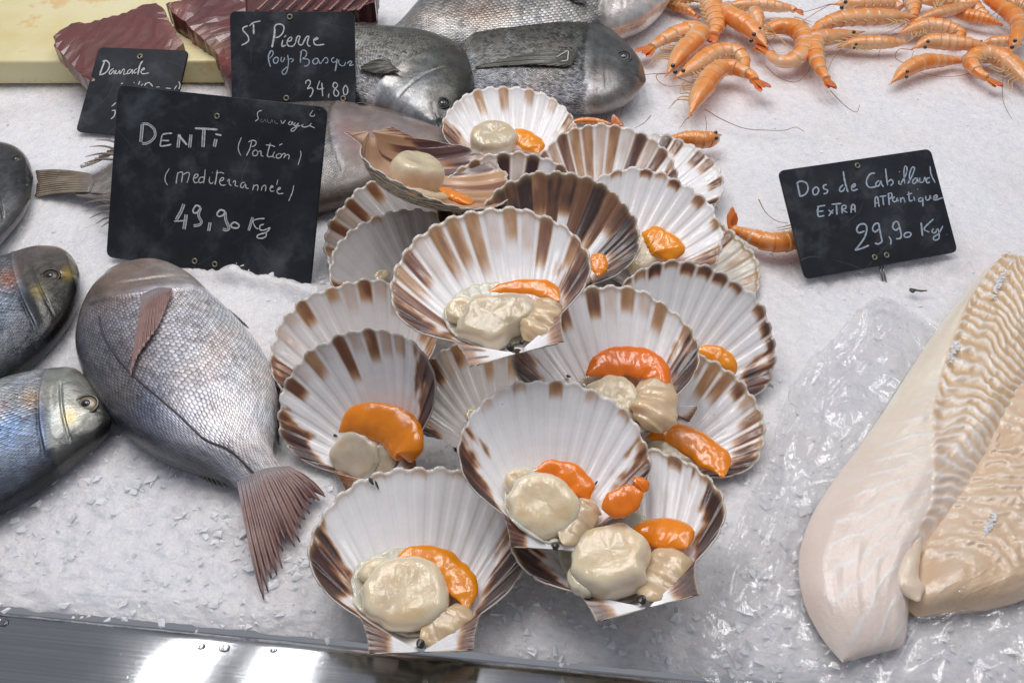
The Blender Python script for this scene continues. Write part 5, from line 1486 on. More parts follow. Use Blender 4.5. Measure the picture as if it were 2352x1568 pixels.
sign("largest slate sign, chalked DENTI 49,90 Kg, dug into the ice over the pale bream", [(270, 195), (752, 246), (712, 660), (243, 590)], (0.004, 0.004), ((400, 360), 3.0),
     [("lettering", M_CHALK, den), ("lettering", M_CHALK, po), ("lettering", M_CHALK, sauv), ("lettering", M_CHALKF, sauf), ("lettering", M_CHALK, mv(0, 660, med)), ("lettering", M_CHALK, mv(0, 660, p49))],
     [(1120, 163), (880, 1710), (1095, 1743)], rad=17)
stp = [(22, (460, 325), (392, 355), (386, 400), (462, 490), (472, 560), (430, 602), (360, 635)), (18, (485, 330), (540, 280), (600, 262), (665, 250)), (26, (550, 292), (556, 460)),
       (30, (893, 370), (880, 500), (845, 672)), (22, (880, 380), (905, 315), (980, 300), (1035, 340), (1022, 430), (960, 500), (900, 516)), (20, (1020, 552), (1005, 620), (1015, 658), (1070, 630)), (18, (1040, 510), (1075, 475)),
       (20, (1090, 580), (1150, 560), (1160, 508), (1112, 530), (1086, 600), (1112, 646), (1180, 650), (1222, 600)), (20, (1222, 600), (1240, 520), (1262, 490), (1294, 502), (1270, 570), (1282, 626), (1330, 630)),
       (20, (1330, 630), (1390, 512), (1438, 496), (1412, 580), (1422, 640), (1460, 650)), (20, (1520, 560), (1580, 532), (1560, 516), (1516, 550), (1522, 610), (1570, 634), (1680, 622))]
pays = [(20, (832, 730), (792, 800), (794, 880), (822, 980)), (16, (790, 792), (822, 726), (860, 732), (858, 790), (802, 850)), (18, (922, 820), (872, 860), (882, 920), (932, 910), (946, 850), (922, 820)),
        (16, (1000, 820), (988, 880), (1020, 900), (1052, 830)), (18, (1096, 790), (1110, 890), (1100, 990), (1070, 1080), (1032, 1100), (1006, 1060), (1050, 1012), (1110, 962)), (16, (1120, 862), (1152, 850), (1190, 872), (1152, 910)),
        (20, (1316, 740), (1302, 830), (1302, 920)), (18, (1290, 752), (1350, 712), (1400, 752), (1380, 820), (1332, 850), (1420, 860), (1442, 910), (1412, 960), (1356, 970)),
        (18, (1542, 840), (1496, 890), (1520, 935), (1570, 920), (1582, 860), (1542, 840)), (16, (1590, 860), (1612, 930), (1652, 890), (1700, 832), (1738, 860), (1732, 910), (1692, 920)),
        (16, (1842, 830), (1796, 860), (1820, 910), (1870, 890), (1882, 850)), (22, (1888, 850), (1872, 960), (1856, 1050)), (16, (1915, 862), (1912, 920), (1950, 960), (2000, 958), (2022, 900)), (18, (2042, 930), (2092, 890), (2120, 902), (2082, 960), (2150, 945))]
p34 = [(18, (1386, 1255), (1390, 1212), (1436, 1192), (1460, 1240), (1412, 1330), (1470, 1312), (1500, 1350), (1482, 1420), (1446, 1465)), (16, (1610, 1200), (1572, 1330), (1680, 1320)), (18, (1642, 1232), (1656, 1450)), (16, (1756, 1405), (1746, 1475)),
       (18, (1890, 1250), (1842, 1230), (1820, 1290), (1870, 1340), (1914, 1400), (1880, 1450), (1836, 1420), (1842, 1350), (1890, 1290), (1890, 1250)), (18, (2022, 1270), (1986, 1330), (1996, 1420), (2042, 1410), (2056, 1330), (2022, 1270))]
sign("slate sign chalked St Pierre Pays Basque 34,80, in front of the dark red tuna", [(527, 26), (814, 27), (817, 246), (533, 246)], (0.02, 0.02), ((780, 20), 4.48),
     [("lettering", M_CHALK, stp), ("lettering", M_CHALKB, pays), ("lettering", M_CHALK, p34)], [(1130, 185), (1075, 1480), (1982, 1488)], rad=14)
dau = [(26, (540, 322), (500, 420), (452, 550)), (24, (500, 332), (560, 316), (614, 370), (600, 460), (540, 530), (445, 560)), (18, (690, 450), (642, 480), (612, 530), (642, 545), (690, 482), (697, 550)), (18, (730, 470), (722, 540), (760, 530), (792, 480), (792, 548)),
       (18, (800, 540), (850, 462), (870, 482), (860, 550), (920, 530)), (18, (980, 460), (932, 490), (922, 540), (970, 520), (1002, 462), (1002, 550)), (18, (1090, 450), (1042, 480), (1032, 530), (1080, 510)), (26, (1180, 320), (1132, 400), (1096, 555)),
       (18, (1150, 490), (1210, 462), (1192, 440), (1152, 500), (1182, 540), (1290, 525))]
dau2 = [(18, (810, 712), (850, 694)), (20, (1132, 660), (1110, 725)), (16, (1150, 738), (1190, 712)), (20, (1235, 690), (1212, 745)), (18, (1220, 715), (1290, 690), (1352, 756)), (14, (1405, 765), (1470, 762)), (16, (1570, 780), (1660, 790)), (18, (1712, 805), (1760, 735)), (18, (1790, 670), (1812, 730), (1792, 800)),
        (18, (655, 1092), (728, 1025)), (18, (655, 1165), (712, 1160), (700, 1250), (640, 1305)), (30, (1030, 685))]
sign("small slate sign chalked Daurade, tucked behind the largest sign at left", [(227, 108), (433, 116), (386, 318), (173, 302)], (0.006, 0.006), ((260, 150), 4.752), [("lettering", M_CHALK, dau), ("lettering", M_CHALK, dau2)], [(1135, 250)], rad=13)
cab = [(22, (296, 440), (328, 595)), (20, (284, 440), (330, 412), (400, 432), (420, 500), (390, 560), (330, 590)), (20, (520, 472), (477, 510), (486, 565), (525, 560), (545, 512), (520, 472)), (20, (640, 450), (602, 462), (606, 500), (645, 512), (640, 545), (600, 560)),
       (20, (830, 452), (792, 490), (792, 530), (830, 520), (850, 482)), (22, (830, 295), (850, 420), (885, 540)), (20, (930, 490), (970, 462), (960, 442), (930, 470), (936, 520), (1000, 502)),
       (20, (1200, 315), (1142, 330), (1102, 400), (1110, 460), (1150, 485), (1220, 470)), (18, (1250, 402), (1212, 430), (1215, 470), (1250, 455), (1270, 402), (1275, 440), (1300, 480)), (20, (1322, 262), (1335, 380), (1347, 462)), (18, (1346, 420), (1390, 392), (1410, 430), (1380, 465)),
       (18, (1480, 402), (1476, 440), (1510, 450)), (22, (1480, 300)), (18, (1500, 440), (1560, 330), (1570, 252), (1546, 242), (1536, 330), (1546, 440)), (18, (1580, 440), (1630, 350), (1660, 262), (1632, 252), (1602, 330), (1602, 430)),
       (16, (1680, 370), (1642, 400), (1642, 440), (1680, 420), (1692, 370), (1702, 430)), (16, (1722, 370), (1722, 420), (1760, 418), (1780, 362), (1792, 420)), (18, (1840, 370), (1802, 382), (1802, 430), (1840, 420)), (18, (1840, 235), (1852, 330), (1900, 430))]
ext = [(22, (545, 700), (530, 760), (540, 825)), (18, (525, 706), (622, 692)), (18, (535, 765), (602, 755)), (18, (540, 826), (610, 810)), (18, (655, 745), (715, 786)), (18, (715, 740), (660, 816)), (18, (690, 680), (810, 670)), (22, (750, 680), (757, 800)),
       (20, (815, 700), (817, 786)), (18, (815, 700), (855, 690), (860, 725), (822, 745), (880, 775)), (20, (920, 780), (930, 692), (960, 692), (970, 774)), (16, (915, 740), (970, 735)),
       (20, (1202, 715), (1202, 612), (1230, 600), (1247, 710)), (16, (1195, 670), (1240, 660)), (18, (1250, 590), (1332, 580)), (20, (1290, 590), (1300, 690)), (20, (1355, 560), (1366, 690)), (18, (1345, 560), (1390, 550), (1396, 590), (1365, 620)),
       (18, (1430, 590), (1402, 620), (1420, 650), (1450, 640), (1456, 602), (1470, 650)), (18, (1495, 600), (1500, 660)), (18, (1500, 622), (1530, 602), (1550, 660)), (18, (1590, 530), (1602, 636), (1640, 630)), (16, (1570, 570), (1632, 550)),
       (18, (1650, 590), (1662, 640)), (20, (1690, 505)), (18, (1740, 600), (1706, 620), (1720, 650), (1755, 630)), (20, (1755, 600), (1757, 705)), (18, (1790, 580), (1796, 630), (1830, 620), (1840, 576), (1852, 620)), (18, (1880, 610), (1920, 600), (1918, 572), (1886, 590), (1892, 630), (1990, 602))]
p29 = [(22, (1080, 990), (1012, 1010), (986, 970), (1020, 916), (1080, 910), (1104, 960), (1080, 1060), (1012, 1160), (966, 1215)), (20, (966, 1215), (1050, 1190), (1130, 1155)), (22, (1250, 962), (1202, 1000), (1172, 970), (1190, 916), (1240, 902), (1252, 962), (1272, 1060), (1280, 1110), (1240, 1140), (1196, 1130)),
       (20, (1360, 1050), (1386, 1100), (1380, 1150)), (22, (1480, 950), (1442, 980), (1406, 950), (1420, 896), (1460, 882), (1486, 950), (1506, 1040), (1490, 1075), (1442, 1080)), (20, (1590, 1002), (1546, 1020), (1546, 1060), (1600, 1055), (1620, 1022), (1590, 1002)),
       (24, (1736, 890), (1752, 1050)), (18, (1880, 850), (1772, 960), (1832, 1005)), (18, (1880, 960), (1862, 1000), (1900, 1010), (1930, 962), (1946, 1020), (1940, 1080), (1892, 1095), (1880, 1062), (1940, 1020), (1990, 930)), (14, (2035, 1030))]
sign("slate sign chalked Dos de Cabillaud 29,90 Kg, alone above the cod fillets", [(1788, 392), (2138, 341), (2201, 578), (1850, 641)], (0.008, 0.008), ((2750, 520), 3.267),
     [("lettering", M_CHALKB, cab), ("lettering", M_CHALKB, ext), ("lettering", M_CHALKB, p29)], [(995, 230), (1195, 1295), (1335, 1270)], rad=15, stake=((1268, 1380), (1292, 1500)))
sign("bare corner of a dark sign at the very top right, behind the prawns", [(2290, -150), (2460, -150), (2460, 24), (2302, 10)], (0.004, 0.004), ((2948, 0), 3.357), [], [], rad=10)

# ------------------------------------------------------------------ cutting board with tuna
M_BOARD, nt, b = new_mat("cutting_board")
v = coords(nt)
n1 = noise_tex(nt, v, 7, 5, 0.6); n2 = noise_tex(nt, v, 28, 4, 0.6)
c = ramp(nt, n1, [(0.30, (0.70, 0.56, 0.22)), (0.52, (0.80, 0.72, 0.42)), (0.72, (0.84, 0.78, 0.56))])
st = ramp(nt, math_n(nt, 'MULTIPLY', n2, n1), [(0.31, (0, 0, 0)), (0.36, (1, 1, 1))])
c = mix_c(nt, math_n(nt, 'MULTIPLY', st, 0.55), c, (0.72, 0.40, 0.10))
lk(nt, c, b.inputs['Base Color']); setp(b, Roughness=0.38, Subsurface_Weight=0.25); b.inputs['Subsurface Radius'].default_value = (0.006, 0.004, 0.002)
lk(nt, bump(nt, n2, 0.15, 0.002), b.inputs['Normal'])
zt = 0.028
c0, c1 = at((-60, 141), zt), at((566, 139), zt)
bx = unit(c1 - c0); by = np.array([-bx[1], bx[0], 0])
bm = bmesh.new()
pts = [c0 - bx * .1, c1, c1 + by * .5, c0 - bx * .1 + by * .5]
vt = [bm.verts.new(p) for p in pts]; vb = [bm.verts.new(p - ZUP * 0.024) for p in pts]
bm.faces.new(vt); bm.faces.new(vb[::-1])
for i in range(4):
    bm.faces.new((vt[i], vb[i], vb[(i + 1) % 4], vt[(i + 1) % 4]))
bmesh.ops.recalc_face_normals(bm, faces=bm.faces)
bmesh.ops.bevel(bm, geom=list(bm.edges), offset=0.003, segments=3, profile=.5, affect='EDGES')
me = bpy.data.meshes.new("cutting_board"); bm.to_mesh(me); bm.free(); me.materials.append(M_BOARD)
for p in me.polygons: p.use_smooth = True
bo = bpy.data.objects.new("cutting_board", me); COL.objects.link(bo)
tag(bo, "cream yellow plastic cutting board under the dark red tuna at top left", "cutting board")


def tuna_mat():
    m, nt, b = new_mat("tuna_flesh")
    v = coords(nt)
    n = noise_tex(nt, v, 36, 4)
    w = nd(nt, 'ShaderNodeTexWave', wave_type='BANDS', bands_direction='X', i_Scale=22.0, i_Distortion=5.0, i_Detail=2.0); w.inputs['Detail Scale'].default_value = 1.2
    mp = nd(nt, 'ShaderNodeMapping'); mp.inputs['Rotation'].default_value = (0, 0, 0.35); lk(nt, v, mp.inputs[0]); lk(nt, mp.outputs[0], w.inputs['Vector'])
    at_ = attr(nt)
    line = ramp(nt, w.outputs['Fac'], [(0.90, (0, 0, 0)), (0.99, (1, 1, 1))])
    f = math_n(nt, 'MULTIPLY_ADD', n, 0.55, 0.72)
    h = nd(nt, 'ShaderNodeHueSaturation'); lk(nt, at_.outputs['Color'], h.inputs['Color']); lk(nt, f, h.inputs['Value'])
    c = mix_c(nt, math_n(nt, 'MULTIPLY', line, 0.05), h.outputs[0], (0.55, 0.24, 0.20))
    lk(nt, c, b.inputs['Base Color'])
    setp(b, Roughness=0.36, Coat_Weight=0.6, Coat_Roughness=0.16, Subsurface_Weight=0.25); b.inputs['Subsurface Radius'].default_value = (0.005, 0.0012, 0.001)
    lk(nt, bump(nt, math_n(nt, 'ADD', n, math_n(nt, 'MULTIPLY', w.outputs['Fac'], .4)), 0.3, 0.002), b.inputs['Normal'])
    return m


M_TUNA = tuna_mat()


def slab(parent, outline, col, th, spots=(), seed=0, uneven=0.0014):
    """a flat cut piece: outline of (point, height), square cut sides, sunk and risen top"""
    bm = bmesh.new()
    loop = [np.r_[at(p, z), z] for p, z in outline]
    loop = np.array(loop + loop[:1])[:, :3]
    # ragged cut edge
    dense = []
    for i in range(len(loop) - 1):
        L_ = np.linalg.norm(loop[i + 1] - loop[i]); k_ = max(2, int(L_ / 0.004))
        for j in range(k_):
            dense.append(loop[i] + (loop[i + 1] - loop[i]) * j / k_ + np.r_[(rng.normal(size=2) * 0.0006), 0])
    vs = [bm.verts.new(p) for p in dense]
    bm.faces.new(vs)
    bmesh.ops.triangulate(bm, faces=bm.faces[:])
    for _ in range(2):
        bmesh.ops.subdivide_edges(bm, edges=[e_ for e_ in bm.edges if e_.calc_length() > 0.007], cuts=1, use_grid_fill=True)
        bmesh.ops.triangulate(bm, faces=[f_ for f_ in bm.faces if len(f_.verts) > 3])
    bmesh.ops.recalc_face_normals(bm, faces=bm.faces)
    if sum(f_.normal.z for f_ in bm.faces) < 0:
        bmesh.ops.reverse_faces(bm, faces=bm.faces)
    for v_ in bm.verts:
        inner = not v_.is_boundary
        v_.co.z += uneven * (float(fbm(np.array(v_.co.x * 45), np.array(v_.co.y * 45), seed, 3)) - .5) * (2.2 if inner else 1.0) + (0.0012 if inner else 0)
    top = len(bm.verts)
    ret = bmesh.ops.extrude_face_region(bm, geom=bm.faces[:])
    for g_ in ret['geom']:
        if isinstance(g_, bmesh.types.BMVert):
            g_.co.z -= 0.0
    low = [g_ for g_ in bm.verts if g_.index < top and g_.index >= 0]
    nv = [g_ for g_ in ret['geom'] if isinstance(g_, bmesh.types.BMVert)]
    bm.verts.index_update()
    ns_ = set(nv)
    for v_ in bm.verts:
        if v_ not in ns_:
            v_.co.z -= th
    bmesh.ops.recalc_face_normals(bm, faces=bm.faces)
    bm.verts.index_update()
    V = np.array([v_.co[:] for v_ in bm.verts]); Fq = [tuple(v_.index for v_ in f_.verts) for f_ in bm.faces]
    bm.free()
    c = np.tile(np.array(col), (len(V), 1)) * (0.75 + 0.5 * fbm(V[:, 0] * 60, V[:, 1] * 60, seed + 3, 3))[:, None]
    p = proj(V)
    for (cx, cy, rr, cc, w_) in spots:
        d = np.hypot(p[:, 0] - cx, p[:, 1] - cy) / rr * (0.7 + .6 * fbm(p[:, 0] / rr, p[:, 1] / rr, seed + 4, 3))
        kk = (np.exp(-d ** 2) * w_)[:, None]
        c = c * (1 - kk) + np.array(cc) * kk
    return link_mesh("flesh", V, Fq, M_TUNA, parent, smooth_shade=False, col=c)


tun = thing("tuna_steak", at((300, 120), .03), "thick dark red tuna steak hanging over the board's front edge behind the Daurade sign", "tuna", "tuna pieces on the board")
slab(tun, [(K1(296, 190), .044), (K1(380, 134), .046), (K1(450, 122), .046), (K1(462, 130), .046), (K1(560, 104), .047), (K1(690, 66), .048), (K1(770, 24), .048), (K1(850, 16), .048), (K1(886, 48), .048), (K1(905, 92), .047), (K1(960, 195), .044), (K1(1000, 232), .042), (K1(965, 262), .040),
     (K1(900, 330), .036), (K1(760, 400), .034), (K1(620, 420), .034), (K1(500, 440), .034), (K1(450, 415), .035), (K1(370, 340), .038), (K1(310, 262), .042), (K1(294, 230), .043)], (0.15, 0.038, 0.034), 0.014, seed=1,
     spots=[(*K1(1000, 240), 24, (0.55, 0.34, 0.28), .8), (*K1(930, 140), 20, (0.36, 0.12, 0.10), .7), (*K1(820, 60), 50, (0.13, 0.03, 0.03), .6)])
tun2 = thing("tuna_loin", at((470, 60), .03), "ragged strip of tuna loin falling off the board, left of the St Pierre sign", "tuna", "tuna pieces on the board")
slab(tun2, [(K1(892, 24), .050), (K1(980, 0), .052), (K1(1100, -30), .054), (K1(1330, -40), .054), (K1(1330, 430), .034), (K1(1242, 432), .030), (K1(1205, 380), .032), (K1(1175, 300), .036), (K1(1150, 262), .038), (K1(1085, 205), .042), (K1(1010, 130), .046), (K1(940, 70), .049)], (0.115, 0.026, 0.025), 0.018, seed=3, uneven=.003,
     spots=[(*K1(960, 60), 26, (0.42, 0.16, 0.13), .7), (*K1(1160, 250), 24, (0.42, 0.24, 0.15), .6), (*K1(1060, 190), 20, (0.40, .18, .14), .6), (*K1(1220, 330), 22, (0.30, .05, .04), .6)])
tun3 = thing("tuna_loin", at((700, 10), .03), "dark red tuna loin with ridged skin edge behind the top of the St Pierre sign", "tuna", "tuna pieces on the board")
slab(tun3, [(K1(1180, -200), .056), (K1(2060, -200), .056), (K1(2030, 10), .052), (K1(1900, 60), .048), (K1(1700, 110), .044), (K1(1400, 170), .040), (K1(1200, 180), .040)], (0.085, 0.018, 0.018), 0.02, seed=5)
for x in range(1410, 1960, 78):
    V, Q = tube(spline(np.array([at(K1(x + 90, -60), .0555), at(K1(x + 40, 0), .0525), at(K1(x - 20, 60), .0485)]), 14), np.linspace(.0012, .002, 14), 8, ZUP, .5)
    link_mesh("muscle_band", V, Q, M_TUNA, tun3, col=np.tile((0.20, 0.065, 0.045), (len(V), 1)))

# ------------------------------------------------------------------ cod fillets on clear film
def K8(x, y): return (1611.9 + 0.6504 * x, 548 + 0.6504 * y)


def cod_mat():
    m, nt, b = new_mat("cod_flesh")
    v = coords(nt)
    n = noise_tex(nt, v, 45, 4); n2 = noise_tex(nt, v, 420, 4, .6)
    f = math_n(nt, 'MULTIPLY_ADD', n, 0.22, 0.88)
    h = nd(nt, 'ShaderNodeHueSaturation'); lk(nt, attr(nt).outputs['Color'], h.inputs['Color']); lk(nt, f, h.inputs['Value'])
    lk(nt, h.outputs[0], b.inputs['Base Color'])
    setp(b, Roughness=0.28, Coat_Weight=0.8, Coat_Roughness=0.09, Subsurface_Weight=0.5); b.inputs['Subsurface Radius'].default_value = (0.008, 0.005, 0.0035)
    lk(nt, bump(nt, noise_tex(nt, v, 160, 4, .6), 0.45, 0.0016), b.inputs['Coat Normal'])
    lk(nt, bump(nt, math_n(nt, 'ADD', n, n2), 0.22, 0.0014), b.inputs['Normal'])
    return m


M_COD = cod_mat()


def fillet(label, rows, H, split, zoff, colfn, seed):
    n, m_ = 330, 200
    rows = np.array([(*K8(*a), *K8(*b_)) for a, b_ in rows], float)
    L, Rr = pair_spline([at(r[:2], 0.010 + zoff) for r in rows], [at(r[2:], 0.010 + zoff) for r in rows], n)
    k = np.linspace(0, 1, m_)
    P = L[:, None] * (1 - k)[None, :, None] + Rr[:, None] * k[None, :, None]
    U = np.repeat(np.linspace(0, 1, n)[:, None], m_, 1); K = np.repeat(k[None], n, 0)
    e = (1 - (1 - np.clip(np.minimum(K, 1 - K) / 0.30, 0, 1)) ** 2.4) ** 0.7 * (1 - (1 - np.clip(np.minimum(U + 0.03, 1 - U) / 0.11, 0, 1)) ** 2.4) ** 0.6
    Z = H * e * (0.80 + 0.25 * np.sin(K * math.pi))
    sp = np.interp(U, split[0], split[1])
    g = K - sp
    mem = smooth(-0.01, 0.03, g) * (U < 0.90) * (1 - smooth(0.80, 0.9, U))
    Z -= 0.0035 * mem * smooth(0, .1, g) * H / .024
    # flakes: chevron ridges on the membrane side, faint slanting ones on the smooth side
    Lm = np.linalg.norm(np.diff(L, axis=0), axis=1).sum()
    apex = sp + 0.42 * (1 - sp)
    wob = 1.5 * (fbm(U * 7, K * 4, seed, 4) - .5)
    chev = U * Lm / 0.0118 - np.abs(K - apex) * np.where(K > apex, 7.0, -1.5) * 1.0 + wob * 1.6
    fr = chev - np.floor(chev)
    ridge = np.exp(-((fr - 0.5) / (0.16 + 0.16 * fbm(U * 14, K * 4, seed + 12, 2))) ** 2) * (0.45 + 0.9 * fbm(U * 20, K * 9, seed + 13, 3))
    Z += 0.0012 * ridge * mem * (0.35 + 1.3 * fbm(U * 8, K * 6, seed + 6, 2))
    soft = U * Lm / 0.019 + K ** 1.3 * 3.0 + wob * 0.8
    fs = soft - np.floor(soft)
    sl = np.exp(-((fs - 0.5) / 0.07) ** 2) * (1 - mem) * smooth(0.1, 0.3, K) * smooth(0.25, .45, U) * fbm(U * 6, K * 6, seed + 4, 2)
    Z += 0.0003 * sl
    Z += 0.006 * (fbm(U * 5, K * 3, seed + 2, 4) - .5) * e
    P[..., 2] = 0.006 + zoff + Z
    # move outward edge points so the outline stays where measured
    c = colfn(U, K, mem, ridge, sl, g)
    root = thing("cod_fillet", P[n // 2, m_ // 2] * [1, 1, 0] + [0, 0, 0.006], label, "fish fillet", "cod fillets on clear film")
    o = link_mesh("flesh", P.reshape(-1, 3), quads(n, m_), M_COD, root, col=c.reshape(-1, 3))
    if np.mean([p.normal.z for p in o.data.polygons[:2000]]) < 0:
        o.data.flip_normals()
    md = o.modifiers.new("t", 'SOLIDIFY'); md.thickness = 0.004; md.offset = -1
    return root


def cf1(U, K, mem, ridge, sl, g):
    base = np.array((0.95, 0.83, 0.69)); pink = np.array((0.96, 0.80, 0.72)); brown = np.array((0.72, 0.49, 0.27)); white = np.array((0.95, 0.89, 0.86))
    c = base + (pink - base) * smooth(.4, .9, U)[..., None]
    n = fbm(U * 12, K * 8, 31, 3)
    w = np.clip(1.25 * mem * (1.0 - 0.8 * ridge) * (1.1 - 0.75 * smooth(0.30, .75, U)) * (0.35 + 1.1 * n), 0, 1)[..., None]
    c = c * (1 - w) + brown * w
    w = np.clip(mem * ridge * 0.6 + sl * 2.4, 0, 1)[..., None]
    c = c * (1 - w) + white * w
    ed = (np.exp(-(g / 0.015) ** 2) * mem * 0.5)[..., None]
    return c * (1 - ed) + brown * ed


def cf2(U, K, mem, ridge, sl, g):
    base = np.array((0.78, 0.56, 0.37)); light = np.array((0.86, 0.72, 0.58))
    n = fbm(U * 9, K * 7, 37, 4)
    c = base + (light - base) * np.clip(ridge * mem * .6 + (n - .4) * 1.1 + smooth(.6, 1, K) * .4, 0, 1)[..., None]
    return c


fillet("second cod fillet at the right edge, browner and half under the large one", [((1060, 500), (1420, 600)), ((1000, 690), (1420, 760)), ((920, 840), (1400, 900)), ((830, 970), (1360, 1050)), ((750, 1090), (1300, 1150)), ((715, 1200), (1230, 1215)), ((715, 1280), (1140, 1265)), ((770, 1325), (1010, 1300))],
       0.013, ([0, 1], [0.05, 0.05]), -0.001, cf2, 5)
fil = fillet("large cod fillet with chevron flakes and a smooth pale flap, tapering towards the viewer", [((1050, 62), (1175, 80)), ((985, 120), (1190, 150)), ((905, 215), (1195, 260)), ((825, 320), (1190, 400)), ((740, 450), (1165, 520)), ((650, 590), (1108, 620)), ((560, 720), (1052, 732)), ((470, 840), (985, 840)),
        ((400, 950), (935, 920)), ((360, 1050), (870, 1010)), ((346, 1150), (800, 1110)), ((362, 1260), (752, 1220)), ((400, 1345), (738, 1320)), ((440, 1410), (732, 1372)), ((478, 1455), (722, 1410)), ((505, 1482), (705, 1432))],
       0.0125, ([0, .1, .2, .28, .36, .44, .52, .60, .68, .76, 1], [.12, .12, .14, .18, .22, .29, .38, .52, .66, .78, .85]), 0.0, cf1, 3)
fl = [(K8(770, 1040), 14), (K8(735, 1120), 22), (K8(728, 1190), 26), (K8(745, 1240), 34), (K8(765, 1280), 20)]
P = spline(np.array([np.r_[at(p, 0.016), r_ * mpp(p, .02)] for p, r_ in fl]), 40)
u = np.linspace(0, 1, 40)
V, Q = tube(P[:, :3], P[:, 3] * np.clip(np.minimum(u, 1 - u) * 5, .05, 1) ** .5, 20, ZUP, .55)
V = V + ZUP * (0.003 * (np.array([mnoise.noise(Vector(x * 60)) for x in V])))[:, None]
link_mesh("rolled_flap", V, Q, M_COD, fil, col=np.tile((0.88, 0.72, 0.56), (len(V), 1)))

# frost on the fillet
for (x, y, r_, lab) in ((1050, 160, 34, "frosty white ice crust on the top end of the large fillet"), (890, 395, 30, "frosty white ice crust on the split line of the large fillet"), (1015, 1010, 26, "upper of two white ice flakes on the browner fillet"), (940, 1185, 30, "lower of two white ice flakes on the browner fillet")):
    cs_ = []
    for i in range(60):
        t = rng.normal() * .9
        q = K8(x + t * r_ * .35 + rng.normal() * r_ * .16, y - t * r_ * .75 + rng.normal() * r_ * .2)
        cs_.append((at(q, 0.0205 if x < 1100 and y < 500 else 0.0185), 0.0007 + .0016 * rng.random() ** 2))
    old = chips; chips = []
    for c_, r in cs_: chip(c_, r)
    V, Fq = join(chips); chips = old
    o = link_mesh("frost_crust", V, Fq, M_CHIP, smooth_shade=False, loc=V.mean(0))
    tag(o, lab, "ice crust")

# the clear film the fillets lie on
M_FILM, nt, b = new_mat("clear_film")
v = coords(nt)
tr = nd(nt, 'ShaderNodeBsdfTransparent'); tr.inputs[0].default_value = (0.985, 0.985, 0.985, 1)
gl = nd(nt, 'ShaderNodeBsdfGlossy'); gl.inputs['Roughness'].default_value = 0.10
df = nd(nt, 'ShaderNodeBsdfDiffuse'); df.inputs[0].default_value = (0.92, 0.92, 0.93, 1)
fr = nd(nt, 'ShaderNodeLayerWeight')
bn = bump(nt, math_n(nt, 'ADD', noise_tex(nt, v, 90, 4, .6, 1.2), math_n(nt, 'MULTIPLY', noise_tex(nt, v, 380, 3, .6), .3)), 0.16, 0.002)
lk(nt, bn, gl.inputs['Normal']); lk(nt, bn, fr.inputs['Normal'])
m1 = nd(nt, 'ShaderNodeMixShader'); lk(nt, math_n(nt, 'MULTIPLY_ADD', math_n(nt, 'POWER', fr.outputs['Facing'], 4.0), 0.75, 0.105), m1.inputs[0]); lk(nt, tr.outputs[0], m1.inputs[1]); lk(nt, gl.outputs[0], m1.inputs[2])
m2 = nd(nt, 'ShaderNodeMixShader'); m2.inputs[0].default_value = 0.08; lk(nt, m1.outputs[0], m2.inputs[1]); lk(nt, df.outputs[0], m2.inputs[2])
lk(nt, m2.outputs[0], nt.nodes['Material Output'].inputs['Surface'])
nt.nodes.remove(b)
fr_rows = [((620, 205), (780, 250)), ((560, 255), (850, 300)), ((470, 355), (900, 400)), ((380, 440), (960, 520)), ((310, 540), (1250, 640)), ((262, 660), (1260, 760)), ((222, 800), (1270, 900)), ((160, 930), (1280, 1020)), ((95, 1080), (1280, 1150)), ((30, 1230), (1290, 1280)), ((-20, 1370), (1290, 1400)), ((-40, 1480), (1300, 1500)), ((10, 1545), (1300, 1570)), ((90, 1600), (1310, 1640))]
n, m_ = 420, 400
A, B = pair_spline([at(K8(*a), 0.006) for a, _ in fr_rows], [at(K8(*b_), 0.006) for _, b_ in fr_rows], n)
jit = 0.004 * (fbm(np.linspace(0, 30, n), np.zeros(n), 77, 3) - .5)
A[:, 0] += jit
k = np.linspace(0, 1, m_)
P = A[:, None] * (1 - k)[None, :, None] + B[:, None] * k[None, :, None]
X_, Y_ = P[..., 0], P[..., 1]
rid = lambda s, a, sd: 1 - np.abs(2 * fbm((X_ * math.cos(a) + Y_ * math.sin(a)) * s, (-X_ * math.sin(a) + Y_ * math.cos(a)) * s * .35, sd, 3) - 1)
rp = lambda s_, a_, d_: np.clip((rid(s_, a_, d_) - .72) / .28, 0, 1) ** 1.5
Z = 0.006 + 0.004 * rp(13, .5, 71) + 0.003 * rp(30, -.6, 72) + 0.002 * (rid(26, .2, 75) - .6)
rf_ = np.random.default_rng(91)
for i in range(170):
    # straight pulled creases, mostly running off the large fillet
    t = rf_.random(); sx_ = 240 + 330 * rf_.random() if i % 3 else 1000 * rf_.random()
    sy_ = 320 + 1000 * t if i % 3 else 1290 + 260 * rf_.random()
    if i % 3: sx_ = 620 - 0.42 * sy_ + 330 * (rf_.random() - .45)
    a_ = (-1.15 + 0.6 * rf_.normal()) if i % 3 else (-0.35 + .4 * rf_.normal())
    ln = 40 + 330 * rf_.random() ** 2
    p0 = at(K8(sx_, sy_))[:2]; p1 = at(K8(sx_ + ln * math.cos(a_), sy_ + ln * math.sin(a_)))[:2]
    dd = p1 - p0; L2 = dd @ dd
    tt = np.clip(((X_ - p0[0]) * dd[0] + (Y_ - p0[1]) * dd[1]) / L2, 0, 1)
    q_ = np.hypot(X_ - p0[0] - tt * dd[0], Y_ - p0[1] - tt * dd[1])
    Z += (0.0014 + 0.0030 * rf_.random()) * np.exp(-np.abs(q_ / (0.0010 + 0.0040 * rf_.random() ** 2)) ** 1.4) * np.sin(tt * math.pi) ** .5
px = proj(np.stack([X_, Y_, Z], -1))
pk = K8(650, 250)
